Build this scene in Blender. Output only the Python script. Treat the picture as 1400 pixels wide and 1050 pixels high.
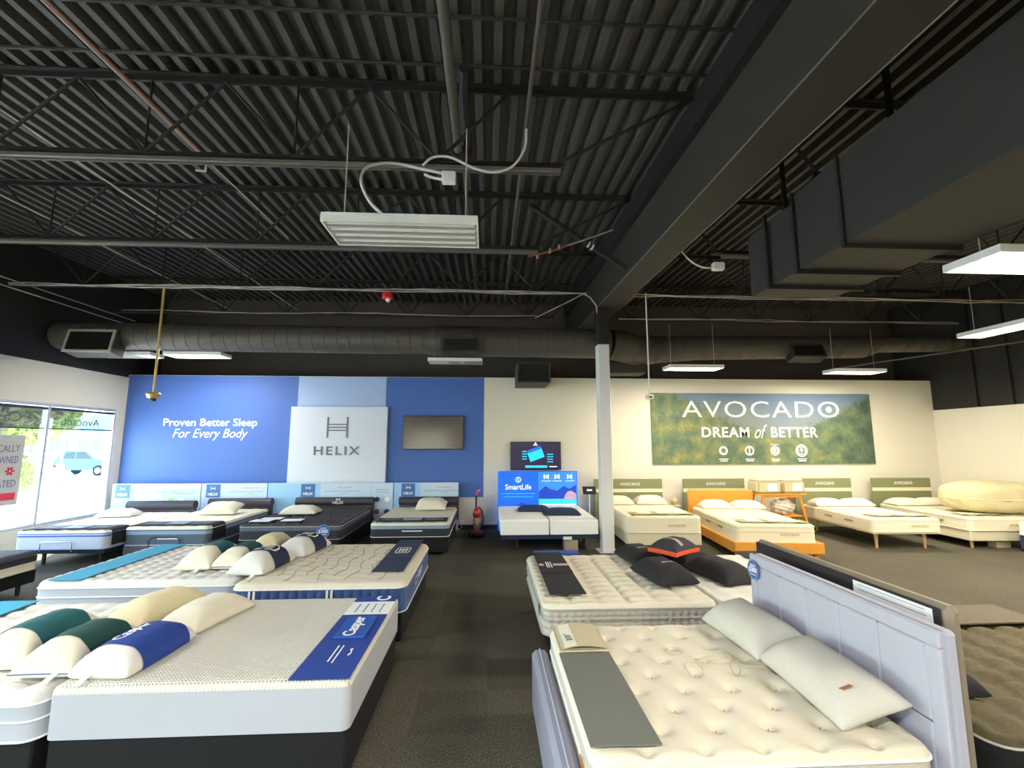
import bpy, bmesh, math, random
from mathutils import Vector, Matrix
random.seed(7)
for o in list(bpy.data.objects): bpy.data.objects.remove(o)
SC = bpy.context.scene
COL = SC.collection
PI = math.pi
rad = math.radians

# ------------------------------------------------------------------ camera, world, sun, exposure
cam_d = bpy.data.cameras.new('camera'); cam = bpy.data.objects.new('camera', cam_d); COL.objects.link(cam)
cam_d.sensor_width = 36.0; cam_d.lens = 36.0 * 620 / 1400; cam_d.clip_start = .05; cam_d.clip_end = 500
cam.location = (0, 0, 2.2)
PIT = math.atan(81 / 620); YAW = math.atan(32 / 620 * math.cos(PIT))
cam.rotation_euler = (PI / 2 + PIT, 0, -YAW)
SC.camera = cam
W = bpy.data.worlds.new('world'); SC.world = W; W.use_nodes = True
nt = W.node_tree; bg = nt.nodes['Background']
sky = nt.nodes.new('ShaderNodeTexSky'); sky.sky_type = 'NISHITA'; sky.sun_disc = False
sky.sun_elevation = rad(48); sky.sun_rotation = rad(-20); sky.air_density = 1.3; sky.dust_density = 2.0; sky.ozone_density = 1.0
nt.links.new(sky.outputs[0], bg.inputs[0]); bg.inputs[1].default_value = 1.05
sun_d = bpy.data.lights.new('sun', 'SUN'); sun_d.energy = 11; sun_d.angle = rad(.6); sun_d.color = (1, .96, .9)
sun = bpy.data.objects.new('sun', sun_d); COL.objects.link(sun)
sun.rotation_euler = Vector((.35, -.8, -.95)).to_track_quat('-Z', 'Y').to_euler()
VS = SC.view_settings; VS.view_transform = 'Standard'; VS.look = 'None'; VS.gamma = 1; VS.use_curve_mapping = False
VS.exposure = 1.6
LAMP_W = 78.0

def portal(loc, rot, sx, sy):
    d = bpy.data.lights.new('window_portal', 'AREA'); d.shape = 'RECTANGLE'; d.size = sx; d.size_y = sy
    d.cycles.is_portal = True
    o = bpy.data.objects.new('window_portal', d); COL.objects.link(o); o.location = loc; o.rotation_euler = rot
portal((-9.6, 4.4, 1.75), (0, -PI / 2, 0), 2.5, 15.2)
portal((-3.75, -4.1, 1.75), (PI / 2, 0, 0), 2.9, 2.5)

# ------------------------------------------------------------------ materials
def lin(c):
    if isinstance(c, str):
        c = [int(c[i:i + 2], 16) / 255 for i in (0, 2, 4)]
        c = [x / 12.92 if x <= .04045 else ((x + .055) / 1.055) ** 2.4 for x in c]
    return (c[0], c[1], c[2], 1)
def mat(name, col, rough=.8, metal=0, var=0, vscale=20, bump=0, bscale=200, spec=.5, stretch=None, sheen=0, emit=None, estr=0, coords='Object'):
    m = bpy.data.materials.new(name); m.use_nodes = True; t = m.node_tree; b = t.nodes['Principled BSDF']
    c = lin(col); b.inputs['Base Color'].default_value = c; b.inputs['Roughness'].default_value = rough
    b.inputs['Metallic'].default_value = metal; b.inputs['Specular IOR Level'].default_value = spec
    if sheen: b.inputs['Sheen Weight'].default_value = sheen
    if emit: b.inputs['Emission Color'].default_value = lin(emit); b.inputs['Emission Strength'].default_value = estr
    tc = t.nodes.new('ShaderNodeTexCoord'); mp = t.nodes.new('ShaderNodeMapping'); t.links.new(tc.outputs[coords], mp.inputs[0])
    if stretch: mp.inputs['Scale'].default_value = stretch
    n = t.nodes.new('ShaderNodeTexNoise'); n.inputs['Scale'].default_value = vscale; n.inputs['Detail'].default_value = 4
    t.links.new(mp.outputs[0], n.inputs[0])
    r = t.nodes.new('ShaderNodeMapRange'); r.inputs[3].default_value = 1 - var; r.inputs[4].default_value = 1 + var
    t.links.new(n.outputs[0], r.inputs[0])
    mx = t.nodes.new('ShaderNodeVectorMath'); mx.operation = 'SCALE'; mx.inputs[0].default_value = c[:3]
    t.links.new(r.outputs[0], mx.inputs['Scale']); t.links.new(mx.outputs[0], b.inputs['Base Color'])
    if bump:
        n2 = t.nodes.new('ShaderNodeTexNoise'); n2.inputs['Scale'].default_value = bscale; n2.inputs['Detail'].default_value = 3
        t.links.new(mp.outputs[0], n2.inputs[0])
        bp = t.nodes.new('ShaderNodeBump'); bp.inputs['Strength'].default_value = bump; bp.inputs['Distance'].default_value = .004
        t.links.new(n2.outputs[0], bp.inputs['Height']); t.links.new(bp.outputs[0], b.inputs['Normal'])
    return m
def wave_bump(m, scale, dist, strength, ax='X', ax2=None):
    t = m.node_tree; b = t.nodes['Principled BSDF']; tc = t.nodes.new('ShaderNodeTexCoord')
    def w(a):
        n = t.nodes.new('ShaderNodeTexWave'); n.bands_direction = a; n.inputs['Scale'].default_value = scale; n.inputs['Distortion'].default_value = .3
        t.links.new(tc.outputs['Object'], n.inputs[0]); return n.outputs['Fac']
    h = w(ax)
    if ax2:
        mu = t.nodes.new('ShaderNodeMath'); mu.operation = 'MULTIPLY'; t.links.new(h, mu.inputs[0]); t.links.new(w(ax2), mu.inputs[1]); h = mu.outputs[0]
    bp = t.nodes.new('ShaderNodeBump'); bp.inputs['Strength'].default_value = strength; bp.inputs['Distance'].default_value = dist
    t.links.new(h, bp.inputs['Height']); t.links.new(bp.outputs[0], b.inputs['Normal'])
    return m
M = {}
def dm(k, *a, **kw): M[k] = mat(k, *a, **kw); return M[k]
dm('wall_paint', 'e4dfce', .85, var=.02, vscale=3, bump=.06, bscale=120)
dm('black_paint', '2a2826', .8, var=.1, vscale=4)
dm('lamplit_black_paint', '50473f', .8, var=.06, vscale=4)  # black wall paint, browner and lighter: lamp glow put into the colour
dm('deck_paint', '45443f', .6, var=.18, vscale=9)
dm('steel_black', '211f1e', .6, var=.15, vscale=14)
dm('beam_black', '34322c', .7, var=.06, vscale=3, bump=.1, bscale=60)
dm('strut_grey', '6f6a62', .5, var=.12, vscale=8)
dm('pipe_grey', '55524b', .6, var=.15, vscale=10)
dm('duct_paint', '4c463f', .5, var=.12, vscale=6)
dm('ductbox_paint', '35332f', .65, var=.15, vscale=4)
dm('grille_black', '16140f', .7)
dm('frame_pale', '9d968a', .6)
dm('cable_pale', 'b9aca4', .6, var=.15, vscale=20)
dm('cable_white', 'd9d9d6', .5)
dm('conduit_red', '8a5a52', .6, var=.3, vscale=6)
dm('copper', 'a5644a', .4, metal=.6, var=.2, vscale=12)
dm('white_enamel', 'efefec', .4)
dm('mirror', 'dfe3e8', .06, metal=1)
dm('tube_off', 'eeeee8', .3)
M['tube_lit'] = mat('tube_lit', 'ffffff', .4, emit='fff3df', estr=9)
dm('red_plastic', 'd8241c', .4)
dm('column_white', 'e6e6e6', .55, var=.02)
dm('alu', 'c9cacb', .35, metal=.5)
dm('brass', 'd6b978', .35, metal=.4)
dm('mural_blue', '486cb8', .6, var=.03, vscale=40)
dm('mural_light', 'a9c0ea', .6, var=.03, vscale=10)
dm('board_white', 'd3daea', .5)
dm('letter_grey', '6b6d78', .4)
dm('letter_white', 'f6f6f2', .5)
dm('panel_pale', 'c3d6ec', .5, var=.05, vscale=2)
dm('panel_blue', '9cc8f2', .5)
dm('logo_blue', '3c6cb0', .5)
dm('pink_dot', 'd9a9b4', .6)
dm('ink_grey', '8fa3b8', .6)
dm('badge_green', '9ed66a', .6)
dm('badge_purple', '6a4a64', .6)
dm('badge_navy', '3a4670', .6)
dm('tv_bezel', '1b1a1c', .35)
M['tv_glass'] = mat('tv_glass', '4a4340', .16, metal=.75, var=.25, vscale=3)
M['screen_dark'] = mat('screen_dark', '1a1528', .2, var=.2, vscale=3, emit='1b1630', estr=.6)
M['screen_cyan'] = mat('screen_cyan', '158fb8', .3, emit='22c8f0', estr=0.41)
M['screen_blue'] = mat('screen_blue', '1560d8', .3, emit='1468e0', estr=0.27)
M['screen_pale'] = mat('screen_pale', 'e0f0ff', .3, emit='d8ecff', estr=0.36)
M['lit_blue'] = mat('lit_blue', '1668d8', .4, emit='0a60f0', estr=0.21)
M['lit_navy'] = mat('lit_navy', '1c3fae', .4, emit='1440b8', estr=0.23)
M['lit_sky'] = mat('lit_sky', '3d86d8', .4, emit='2f86e8', estr=0.21)
M['lit_cyan'] = mat('lit_cyan', '2fa0d8', .4, emit='3cd0ff', estr=0.32)
M['lit_white'] = mat('lit_white', 'd8e8ff', .4, emit='e4f2ff', estr=0.36)
M['lit_skin'] = mat('lit_skin', 'a07888', .4, emit='c8a8c0', estr=0.27)
dm('white_knit', 'd8d5ca', .9, var=.04, vscale=30)
wave_bump(M['white_knit'], 13, .012, .8, 'X', 'Y')
dm('white_side', 'b8bbc4', .85, var=.02, bump=.12, bscale=260)
dm('ivory_quilt', 'e0d9c6', .9, var=.05, vscale=25, bump=.25, bscale=150)
wave_bump(M['ivory_quilt'], 30, .003, .25, 'Y')
dm('white_quilt', 'd8d6d0', .9, var=.05, vscale=25, bump=.25, bscale=150)
dm('grey_beige_side', 'c9c2b6', .85, var=.1, vscale=30, bump=.3, bscale=160)
dm('cool_white_side', 'dfe2e6', .85, var=.04, bump=.2, bscale=160)
dm('cream_side', 'eae0c8', .85, var=.05, vscale=30, bump=.2, bscale=160)
dm('cream_top', 'e0d8be', .9, var=.04, vscale=25, bump=.25, bscale=150)
dm('ivory_pillow', 'e0d9c6', .9, var=.03, bump=.2, bscale=140, sheen=.1)
dm('white_pillow', 'dddcd8', .9, var=.02, bump=.15, bscale=140)
dm('cream_pillow', 'dcd0aa', .85, var=.04, bump=.2, bscale=100)
wave_bump(M['cream_pillow'], 40, .003, .2, 'X', 'Y')
dm('blue_velvet', '34568f', .75, var=.06, vscale=20, sheen=.4)
dm('navy_fabric', '2b3350', .85, var=.06, bump=.15)
dm('royal_fabric', '1f3f94', .8, var=.06, vscale=12, bump=.15)
dm('royal_card', '2a55b0', .5)
dm('teal_fabric', '1f5f66', .8, var=.12, vscale=10, bump=.2)
dm('green_fabric', '1d4a46', .8, var=.1, vscale=10, bump=.2)
dm('turquoise', '2f9cc0', .75, var=.06, bump=.15)
dm('black_fabric', '232226', .9, var=.12, vscale=12, bump=.2)
dm('charcoal_side', '33333a', .85, var=.1, vscale=15, bump=.2)
dm('slate_side', '5b6373', .85, var=.08, vscale=30, bump=.2)
dm('slateblue_band', '8fa3b6', .85, var=.04)
dm('charcoal_quilt', '3f3d46', .85, var=.25, vscale=30, bump=.3)
dm('plum_vinyl', '3c3440', .5, var=.08, vscale=6)
dm('piping_white', 'f4f4f2', .7)
dm('piping_grey', 'b8b6b0', .7)
dm('piping_black', '242428', .7)
dm('piping_blue', '3e5fae', .7)
dm('base_black', '0d0d0f', .85, var=.1, vscale=12, bump=.15)
dm('leg_black', '121214', .5)
dm('base_silver', 'a9b9c9', .5)
dm('heather_grey', '9595a6', .9, var=.08, vscale=160, bump=.3, bscale=300)
dm('heather_light', 'b2b4c6', .9, var=.07, vscale=160, bump=.3, bscale=300)
dm('pillow_grey', 'c9c5bd', .9, var=.1, vscale=120, bump=.35, bscale=200)
dm('runner_grey', '6d7069', .9, var=.06, vscale=60, bump=.2)
dm('sign_beige', 'c9bfa2', .7, var=.05)
dm('sign_cream', 'e8e4d4', .7)
dm('leather_tan', 'a9724a', .6)
dm('taupe_vinyl', '8d8273', .6, var=.06, vscale=10)
dm('black_board', '1d1d20', .6)
dm('paper', 'eceff0', .7, var=.03)
dm('brown_tuft', '50482f', .85, var=.5, vscale=40, bump=.4, bscale=120)
dm('taupe_throw', '5a5040', .85, var=.1, vscale=20)
dm('orange_fabric', 'd9522c', .8, var=.05)
dm('olive_board', '868a63', .7, var=.04)
dm('cream_strip', 'ece6c4', .7)
dm('oak', 'e39a38', .5, var=.12, vscale=6, stretch=(1, 12, 12))
dm('oak_pale', 'd9b684', .5, var=.12, vscale=6, stretch=(12, 12, 1))
dm('box_cream', 'd8d0b4', .85, var=.05, bump=.2)
dm('pouf', 'd0c69f', .9, var=.04, bump=.25, bscale=30)
dm('sage_label', 'a3a06c', .7)
dm('plastic_clear', 'e0dccd', .25, var=.2, vscale=20)
dm('vac_black', '1c1416', .4)
dm('vac_red', '9c1f2b', .35)
dm('vac_pink', 'd8506a', .4)
dm('vac_clear', '8a7868', .25)
dm('badge_blue', '2f62b8', .4)
dm('carton_blue', '2f55a8', .6)
dm('carton_pale', 'a99c80', .7)
dm('rubber', '141414', .8)
dm('concrete', 'c9c5ba', .9, var=.06, vscale=2)
dm('kerb', 'd8d5cc', .9)
dm('car_teal', '3f7f96', .3)
dm('car_glass', '22343c', .1)
dm('chrome', 'c8ccd0', .2, metal=.8)
dm('leaf_yellow', '8fa04a', .7, var=.3, vscale=5)
dm('leaf_olive', '77703f', .7, var=.3, vscale=5)
dm('bark', '5a4a38', .9)
dm('stucco', 'cfd8da', .9)
dm('glass_far', '6fa7b8', .15)
dm('poster_grey', 'b9b7b0', .7)
dm('poster_ink', '6e6e8c', .6)
dm('poster_red', 'd8304a', .6)
dm('decal_grey', '6d7378', .6)
dm('yarn', 'b9a878', .9)
dm('stitch_grey', '8e8a7c', .9)
dm('split_white', 'faf9f6', .9, bump=.15, bscale=120)

def carpet():
    m = bpy.data.materials.new('carpet'); m.use_nodes = True; t = m.node_tree; b = t.nodes['Principled BSDF']
    b.inputs['Roughness'].default_value = .95; b.inputs['Specular IOR Level'].default_value = .1
    g = t.nodes.new('ShaderNodeNewGeometry'); oi = t.nodes.new('ShaderNodeObjectInfo')
    n = t.nodes.new('ShaderNodeTexNoise'); n.inputs['Scale'].default_value = 90; n.inputs['Detail'].default_value = 6
    n2 = t.nodes.new('ShaderNodeTexNoise'); n2.inputs['Scale'].default_value = .9; n2.inputs['Detail'].default_value = 3
    for k in (n, n2): t.links.new(g.outputs['Position'], k.inputs[0])
    cr = t.nodes.new('ShaderNodeValToRGB'); e = cr.color_ramp.elements
    e[0].position = .3; e[0].color = lin('282724'); e[1].position = .72; e[1].color = lin('736e5f')
    t.links.new(n.outputs[0], cr.inputs[0])
    r = t.nodes.new('ShaderNodeMapRange'); r.inputs[3].default_value = .78; r.inputs[4].default_value = 1.25; t.links.new(n2.outputs[0], r.inputs[0])
    r2 = t.nodes.new('ShaderNodeMapRange'); r2.inputs[3].default_value = .85; r2.inputs[4].default_value = 1.15; t.links.new(oi.outputs['Random'], r2.inputs[0])
    mu = t.nodes.new('ShaderNodeMath'); mu.operation = 'MULTIPLY'; t.links.new(r.outputs[0], mu.inputs[0]); t.links.new(r2.outputs[0], mu.inputs[1])
    s = t.nodes.new('ShaderNodeVectorMath'); s.operation = 'SCALE'; t.links.new(cr.outputs[0], s.inputs[0]); t.links.new(mu.outputs[0], s.inputs['Scale'])
    t.links.new(s.outputs[0], b.inputs['Base Color'])
    bp = t.nodes.new('ShaderNodeBump'); bp.inputs['Strength'].default_value = .5; bp.inputs['Distance'].default_value = .006
    t.links.new(n.outputs[0], bp.inputs['Height']); t.links.new(bp.outputs[0], b.inputs['Normal'])
    return m
M['carpet'] = carpet()
def glassm(name, tint, gl=.06):
    m = bpy.data.materials.new(name); m.use_nodes = True; t = m.node_tree; t.nodes.remove(t.nodes['Principled BSDF'])
    a = t.nodes.new('ShaderNodeBsdfTransparent'); a.inputs[0].default_value = lin(tint)
    g = t.nodes.new('ShaderNodeBsdfGlossy'); g.inputs['Roughness'].default_value = .02
    mx = t.nodes.new('ShaderNodeMixShader'); mx.inputs[0].default_value = gl
    t.links.new(a.outputs[0], mx.inputs[1]); t.links.new(g.outputs[0], mx.inputs[2]); t.links.new(mx.outputs[0], t.nodes['Material Output'].inputs[0])
    return m
M['glass'] = glassm('glass', 'f4fbfb')
def shadem():
    m = bpy.data.materials.new('shade_mesh'); m.use_nodes = True; t = m.node_tree; t.nodes.remove(t.nodes['Principled BSDF'])
    a = t.nodes.new('ShaderNodeBsdfTransparent'); a.inputs[0].default_value = lin('d0d4d6')
    d = t.nodes.new('ShaderNodeBsdfDiffuse'); d.inputs[0].default_value = lin('8f9496')
    mx = t.nodes.new('ShaderNodeMixShader'); mx.inputs[0].default_value = .22
    t.links.new(a.outputs[0], mx.inputs[1]); t.links.new(d.outputs[0], mx.inputs[2]); t.links.new(mx.outputs[0], t.nodes['Material Output'].inputs[0])
    return m
M['shade_mesh'] = shadem()
def forest():
    # printed photograph of a wooded valley: flat print on a banner (local x: width, local z: height)
    m = bpy.data.materials.new('forest_print'); m.use_nodes = True; t = m.node_tree; b = t.nodes['Principled BSDF']; b.inputs['Roughness'].default_value = .6
    L = t.links.new
    tc = t.nodes.new('ShaderNodeTexCoord'); sp = t.nodes.new('ShaderNodeSeparateXYZ'); L(tc.outputs['Generated'], sp.inputs[0])
    def math_(op, a, c, d=None):
        n = t.nodes.new('ShaderNodeMath'); n.operation = op
        for i, v in enumerate((a, c, d)):
            if v is None: continue
            if isinstance(v, (int, float)): n.inputs[i].default_value = v
            else: L(v, n.inputs[i])
        return n.outputs[0]
    mp = t.nodes.new('ShaderNodeMapping'); mp.inputs['Scale'].default_value = (5, 1, 1.6); L(tc.outputs['Generated'], mp.inputs[0])
    def noise(scale, det=5, vec=None):
        n = t.nodes.new('ShaderNodeTexNoise'); n.inputs['Scale'].default_value = scale; n.inputs['Detail'].default_value = det; L(vec or mp.outputs[0], n.inputs[0]); return n.outputs[0]
    mp2 = t.nodes.new('ShaderNodeMapping'); mp2.inputs['Scale'].default_value = (48, 1, 7); L(tc.outputs['Generated'], mp2.inputs[0])
    x, z = sp.outputs[0], sp.outputs[2]
    # tree line: high at both ends, low in the middle, ragged
    d = math_('ABSOLUTE', math_('SUBTRACT', x, .56), 0)
    line = math_('ADD', math_('MULTIPLY', math_('POWER', d, 1.3), 1.75), .38)
    line = math_('ADD', line, math_('MULTIPLY', math_('SUBTRACT', noise(1.6, 3, mp2.outputs[0]), .5), .34))
    maskt = math_('MULTIPLY_ADD', math_('SUBTRACT', line, z), 9, .5); 
    cl = t.nodes.new('ShaderNodeClamp'); L(maskt, cl.inputs[0])
    crt = t.nodes.new('ShaderNodeValToRGB'); e = crt.color_ramp.elements
    e[0].position = .32; e[0].color = lin('45584a'); e[1].position = .7; e[1].color = lin('a89d5c')
    k = crt.color_ramp.elements.new(.46); k.color = lin('60755c'); k = crt.color_ramp.elements.new(.57); k.color = lin('7f8758')
    mixn = math_('ADD', math_('MULTIPLY', noise(3.2, 9), .72), math_('MULTIPLY', noise(2.5, 4, mp2.outputs[0]), .28))
    mixn = math_('SUBTRACT', mixn, math_('MULTIPLY', math_('MULTIPLY', math_('GREATER_THAN', x, .62), math_('SUBTRACT', x, .62)), .28))
    L(mixn, crt.inputs[0])
    crs = t.nodes.new('ShaderNodeValToRGB'); e = crs.color_ramp.elements
    e[0].position = .3; e[0].color = lin('7c8872'); e[1].position = .95; e[1].color = lin('6b829f')
    k = crs.color_ramp.elements.new(.6); k.color = lin('7e8b93')
    L(math_('ADD', z, math_('MULTIPLY', math_('SUBTRACT', noise(1.2), .5), .9)), crs.inputs[0])
    mx = t.nodes.new('ShaderNodeMix'); mx.data_type = 'RGBA'; L(cl.outputs[0], mx.inputs[0]); L(crs.outputs[0], mx.inputs[6]); L(crt.outputs[0], mx.inputs[7])
    L(mx.outputs[2], b.inputs['Base Color'])
    return m
M['forest_print'] = forest()

# ------------------------------------------------------------------ mesh helpers
class MB:
    def __init__(s): s.v = []; s.f = []
    def add(s, vs, fs):
        o = len(s.v); s.v += [tuple(p) for p in vs]; s.f += [tuple(i + o for i in f) for f in fs]; return s
    def box(s, x0, x1, y0, y1, z0, z1, c=0):
        if c <= 0:
            vs = [(x, y, z) for x in (x0, x1) for y in (y0, y1) for z in (z0, z1)]
            return s.add(vs, [(0, 1, 3, 2), (4, 6, 7, 5), (0, 4, 5, 1), (2, 3, 7, 6), (0, 2, 6, 4), (1, 5, 7, 3)])
        c = min(c, (x1 - x0) * .49, (y1 - y0) * .49, (z1 - z0) * .49)
        ex, ey, ez = ((x0, x1), (y0, y1), (z0, z1))
        vs = []; idx = {}
        for i in (0, 1):
            for j in (0, 1):
                for k in (0, 1):
                    X, Y, Z = ex[i], ey[j], ez[k]; dx, dy, dz = (c if i == 0 else -c), (c if j == 0 else -c), (c if k == 0 else -c)
                    for a, p in enumerate(((X, Y + dy, Z + dz), (X + dx, Y, Z + dz), (X + dx, Y + dy, Z))):
                        idx[i, j, k, a] = len(vs); vs.append(p)
        I = lambda i, j, k, a: idx[i, j, k, a]
        fs = []
        for i in (0, 1): fs.append([I(i, 0, 0, 0), I(i, 0, 1, 0), I(i, 1, 1, 0), I(i, 1, 0, 0)][::1 if i == 0 else -1])
        for j in (0, 1): fs.append([I(0, j, 0, 1), I(1, j, 0, 1), I(1, j, 1, 1), I(0, j, 1, 1)][::1 if j == 0 else -1])
        for k in (0, 1): fs.append([I(0, 0, k, 2), I(0, 1, k, 2), I(1, 1, k, 2), I(1, 0, k, 2)][::1 if k == 0 else -1])
        for j in (0, 1):
            for k in (0, 1): fs.append([I(0, j, k, 1), I(1, j, k, 1), I(1, j, k, 2), I(0, j, k, 2)])
        for i in (0, 1):
            for k in (0, 1): fs.append([I(i, 0, k, 0), I(i, 1, k, 0), I(i, 1, k, 2), I(i, 0, k, 2)])
            for j in (0, 1): fs.append([I(i, j, 0, 0), I(i, j, 1, 0), I(i, j, 1, 1), I(i, j, 0, 1)])
        for i in (0, 1):
            for j in (0, 1):
                for k in (0, 1): fs.append([I(i, j, k, 0), I(i, j, k, 1), I(i, j, k, 2)])
        return s.add(vs, fs)
    def tube(s, pts, r, n=8, closed=False, flat=1.0):
        pts = [Vector(p) for p in pts]; N = len(pts); rs = r if isinstance(r, (list, tuple)) else [r] * N
        rings = []; prev = None
        for i, p in enumerate(pts):
            if closed: d = pts[(i + 1) % N] - pts[i - 1]
            else: d = (pts[min(i + 1, N - 1)] - pts[max(i - 1, 0)])
            d = d.normalized() if d.length > 1e-9 else Vector((0, 0, 1))
            if prev is None:
                up = Vector((0, 0, 1)) if abs(d.z) < .9 else Vector((0, 1, 0))
                a = d.cross(up).normalized()
            else:
                a = prev - d * prev.dot(d)
                a = a.normalized() if a.length > 1e-6 else d.orthogonal().normalized()
            prev = a; b = d.cross(a)
            rings.append([p + (a * math.cos(2 * PI * k / n) + b * math.sin(2 * PI * k / n) * flat) * rs[i] for k in range(n)])
        vs = [q for R in rings for q in R]; fs = []
        for i in range(N if closed else N - 1):
            j = (i + 1) % N
            for k in range(n):
                l = (k + 1) % n; fs.append((i * n + k, j * n + k, j * n + l, i * n + l))
        if not closed: fs += [tuple(range(n))[::1], tuple((N - 1) * n + k for k in range(n))[::-1]]
        return s.add(vs, fs)
    def cyl(s, p, q, r, n=12): return s.tube([p, q], r, n)
    def lathe(s, prof, n=20, c=(0, 0, 0)):
        vs = []; fs = []
        for (r, z) in prof:
            for k in range(n): vs.append((c[0] + r * math.cos(2 * PI * k / n), c[1] + r * math.sin(2 * PI * k / n), c[2] + z))
        for i in range(len(prof) - 1):
            for k in range(n):
                l = (k + 1) % n; fs.append((i * n + k, i * n + l, (i + 1) * n + l, (i + 1) * n + k))
        fs += [tuple(range(n))[::-1], tuple((len(prof) - 1) * n + k for k in range(n))]
        return s.add(vs, fs)
    def grid(s, fn, us, vs_):
        nu, nv = len(us), len(vs_)
        vs = [fn(u, v) for u in us for v in vs_]
        fs = [(i * nv + j, (i + 1) * nv + j, (i + 1) * nv + j + 1, i * nv + j + 1) for i in range(nu - 1) for j in range(nv - 1)]
        return s.add(vs, fs)
    def prism(s, poly, y0, y1):                    # polygon in x,z extruded along y
        n = len(poly); vs = [(x, y0, z) for x, z in poly] + [(x, y1, z) for x, z in poly]
        fs = [tuple(range(n)), tuple(range(n, 2 * n))[::-1]] + [(i, n + i, n + (i + 1) % n, (i + 1) % n) for i in range(n)]
        return s.add(vs, fs)
    def xf(s, mtx): s.v = [tuple(mtx @ Vector(p)) for p in s.v]; return s
    def mesh(s, name, m, smooth=True, ang=35, fix=True):
        me = bpy.data.meshes.new(name); me.from_pydata(s.v, [], s.f); 
        if fix:
            bm = bmesh.new(); bm.from_mesh(me); bmesh.ops.recalc_face_normals(bm, faces=bm.faces); bm.to_mesh(me); bm.free()
        if m: me.materials.append(M[m] if isinstance(m, str) else m)
        if smooth:
            for p in me.polygons: p.use_smooth = True
            me.set_sharp_from_angle(angle=rad(ang))
        return me
    def build(s, name, m, parent=None, loc=None, rot=None, **k):
        o = bpy.data.objects.new(name, s.mesh(name, m, **k)); COL.objects.link(o)
        if parent: o.parent = parent
        if loc: o.location = loc
        if rot: o.rotation_euler = rot
        return o
def inst(me, name, parent=None, loc=None, rot=None):
    o = bpy.data.objects.new(name, me); COL.objects.link(o)
    if parent: o.parent = parent
    if loc: o.location = loc
    if rot: o.rotation_euler = rot
    return o
def tag(o, label, cat, group=None):
    o['label'] = label; o['category'] = cat
    if group: o['group'] = group
    return o
def thing(name, label, cat, loc=(0, 0, 0), rz=0, group=None):
    o = bpy.data.objects.new(name, None); COL.objects.link(o); o.empty_display_size = .1
    o.location = loc; o.rotation_euler = (0, 0, rz)
    return tag(o, label, cat, group)
def struct(o): o['kind'] = 'structure'; return o
def dup(root, loc, rz, label, group=None):
    r = root.copy(); COL.objects.link(r); r.location = loc; r.rotation_euler = (0, 0, rz); r['label'] = label
    if group: r['group'] = group
    for ch in list(root.children):
        c = ch.copy(); COL.objects.link(c); c.parent = r
        for g in list(ch.children):
            d = g.copy(); COL.objects.link(d); d.parent = c
    return r
def lerp(a, b, t): return a + (b - a) * t
def smooth(pts, k=6):
    P = [Vector(p) for p in pts]; P = [P[0] * 2 - P[1]] + P + [P[-1] * 2 - P[-2]]; out = []
    for i in range(1, len(P) - 2):
        for j in range(k):
            t = j / k; a, b, c, d = P[i - 1:i + 3]
            out.append(.5 * ((2 * b) + (c - a) * t + (2 * a - 5 * b + 4 * c - d) * t * t + (3 * b - a - 3 * c + d) * t ** 3))
    return out + [P[-2]]
def lins(a, b, n): return [a + (b - a) * i / (n - 1) for i in range(n)]
_txt = {}
def text(body, m, parent, w=None, h=None, loc=(0, 0, 0), rot=(PI / 2, 0, 0), ext=.004, shear=0, off=0, space=1.0, zfn=None, mirror=False, name='lettering'):
    """flat raised lettering centred on loc, fitted to width w and/or capital height h"""
    key = (body, shear, off, space)
    if key not in _txt:
        c = bpy.data.curves.new('lettering', 'FONT'); c.body = body; c.align_x = 'CENTER'; c.align_y = 'CENTER'; c.shear = shear; c.offset = off; c.space_character = space
        c.size = 1; c.extrude = .001; c.resolution_u = 3
        o = bpy.data.objects.new('lettering_source', c); COL.objects.link(o)
        dg = bpy.context.evaluated_depsgraph_get(); dg.update()
        me = bpy.data.meshes.new_from_object(o.evaluated_get(dg)); bpy.data.objects.remove(o)
        _txt[key] = ([tuple(v.co) for v in me.vertices], [tuple(p.vertices) for p in me.polygons])
    vs, fs = _txt[key]
    x0, x1 = min(v[0] for v in vs), max(v[0] for v in vs); y0, y1 = min(v[1] for v in vs), max(v[1] for v in vs)
    sx = (w / (x1 - x0)) if w else None; sy = (h / (y1 - y0)) if h else None
    sx = sx or sy; sy = sy or sx; cx, cy = (x0 + x1) / 2, (y0 + y1) / 2
    mb = MB(); sg = -1 if mirror else 1
    mb.add([((v[0] - cx) * sx * sg, (v[1] - cy) * sy, ext if v[2] > 0 else 0) for v in vs], fs)
    if zfn: mb.v = [(a, b, c + zfn(a, b)) for a, b, c in mb.v]
    return mb.build(name, m, parent, loc, rot, smooth=False)
def rrect(w, h, r, n=5):
    out = []
    for cx, cy, a0 in ((w / 2 - r, h / 2 - r, 0), (-w / 2 + r, h / 2 - r, PI / 2), (-w / 2 + r, -h / 2 + r, PI), (w / 2 - r, -h / 2 + r, 1.5 * PI)):
        for i in range(n + 1): a = a0 + PI / 2 * i / n; out.append((cx + r * math.cos(a), cy + r * math.sin(a)))
    return out
def disc(mb, c, r, z0, z1, n=24): return mb.lathe([(r, z0), (r, z1)], n, (c[0], c[1], 0))
def ring_flat(mb, outer, inner, z0, z1):
    n = len(outer); vs = [(x, y, z0) for x, y in outer] + [(x, y, z1) for x, y in outer] + [(x, y, z0) for x, y in inner] + [(x, y, z1) for x, y in inner]
    fs = []
    for i in range(n):
        j = (i + 1) % n
        fs += [(i, j, n + j, n + i), (2 * n + i, 3 * n + i, 3 * n + j, 2 * n + j), (n + i, n + j, 3 * n + j, 3 * n + i), (i, 2 * n + i, 2 * n + j, j)]
    return mb.add(vs, fs)

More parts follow.
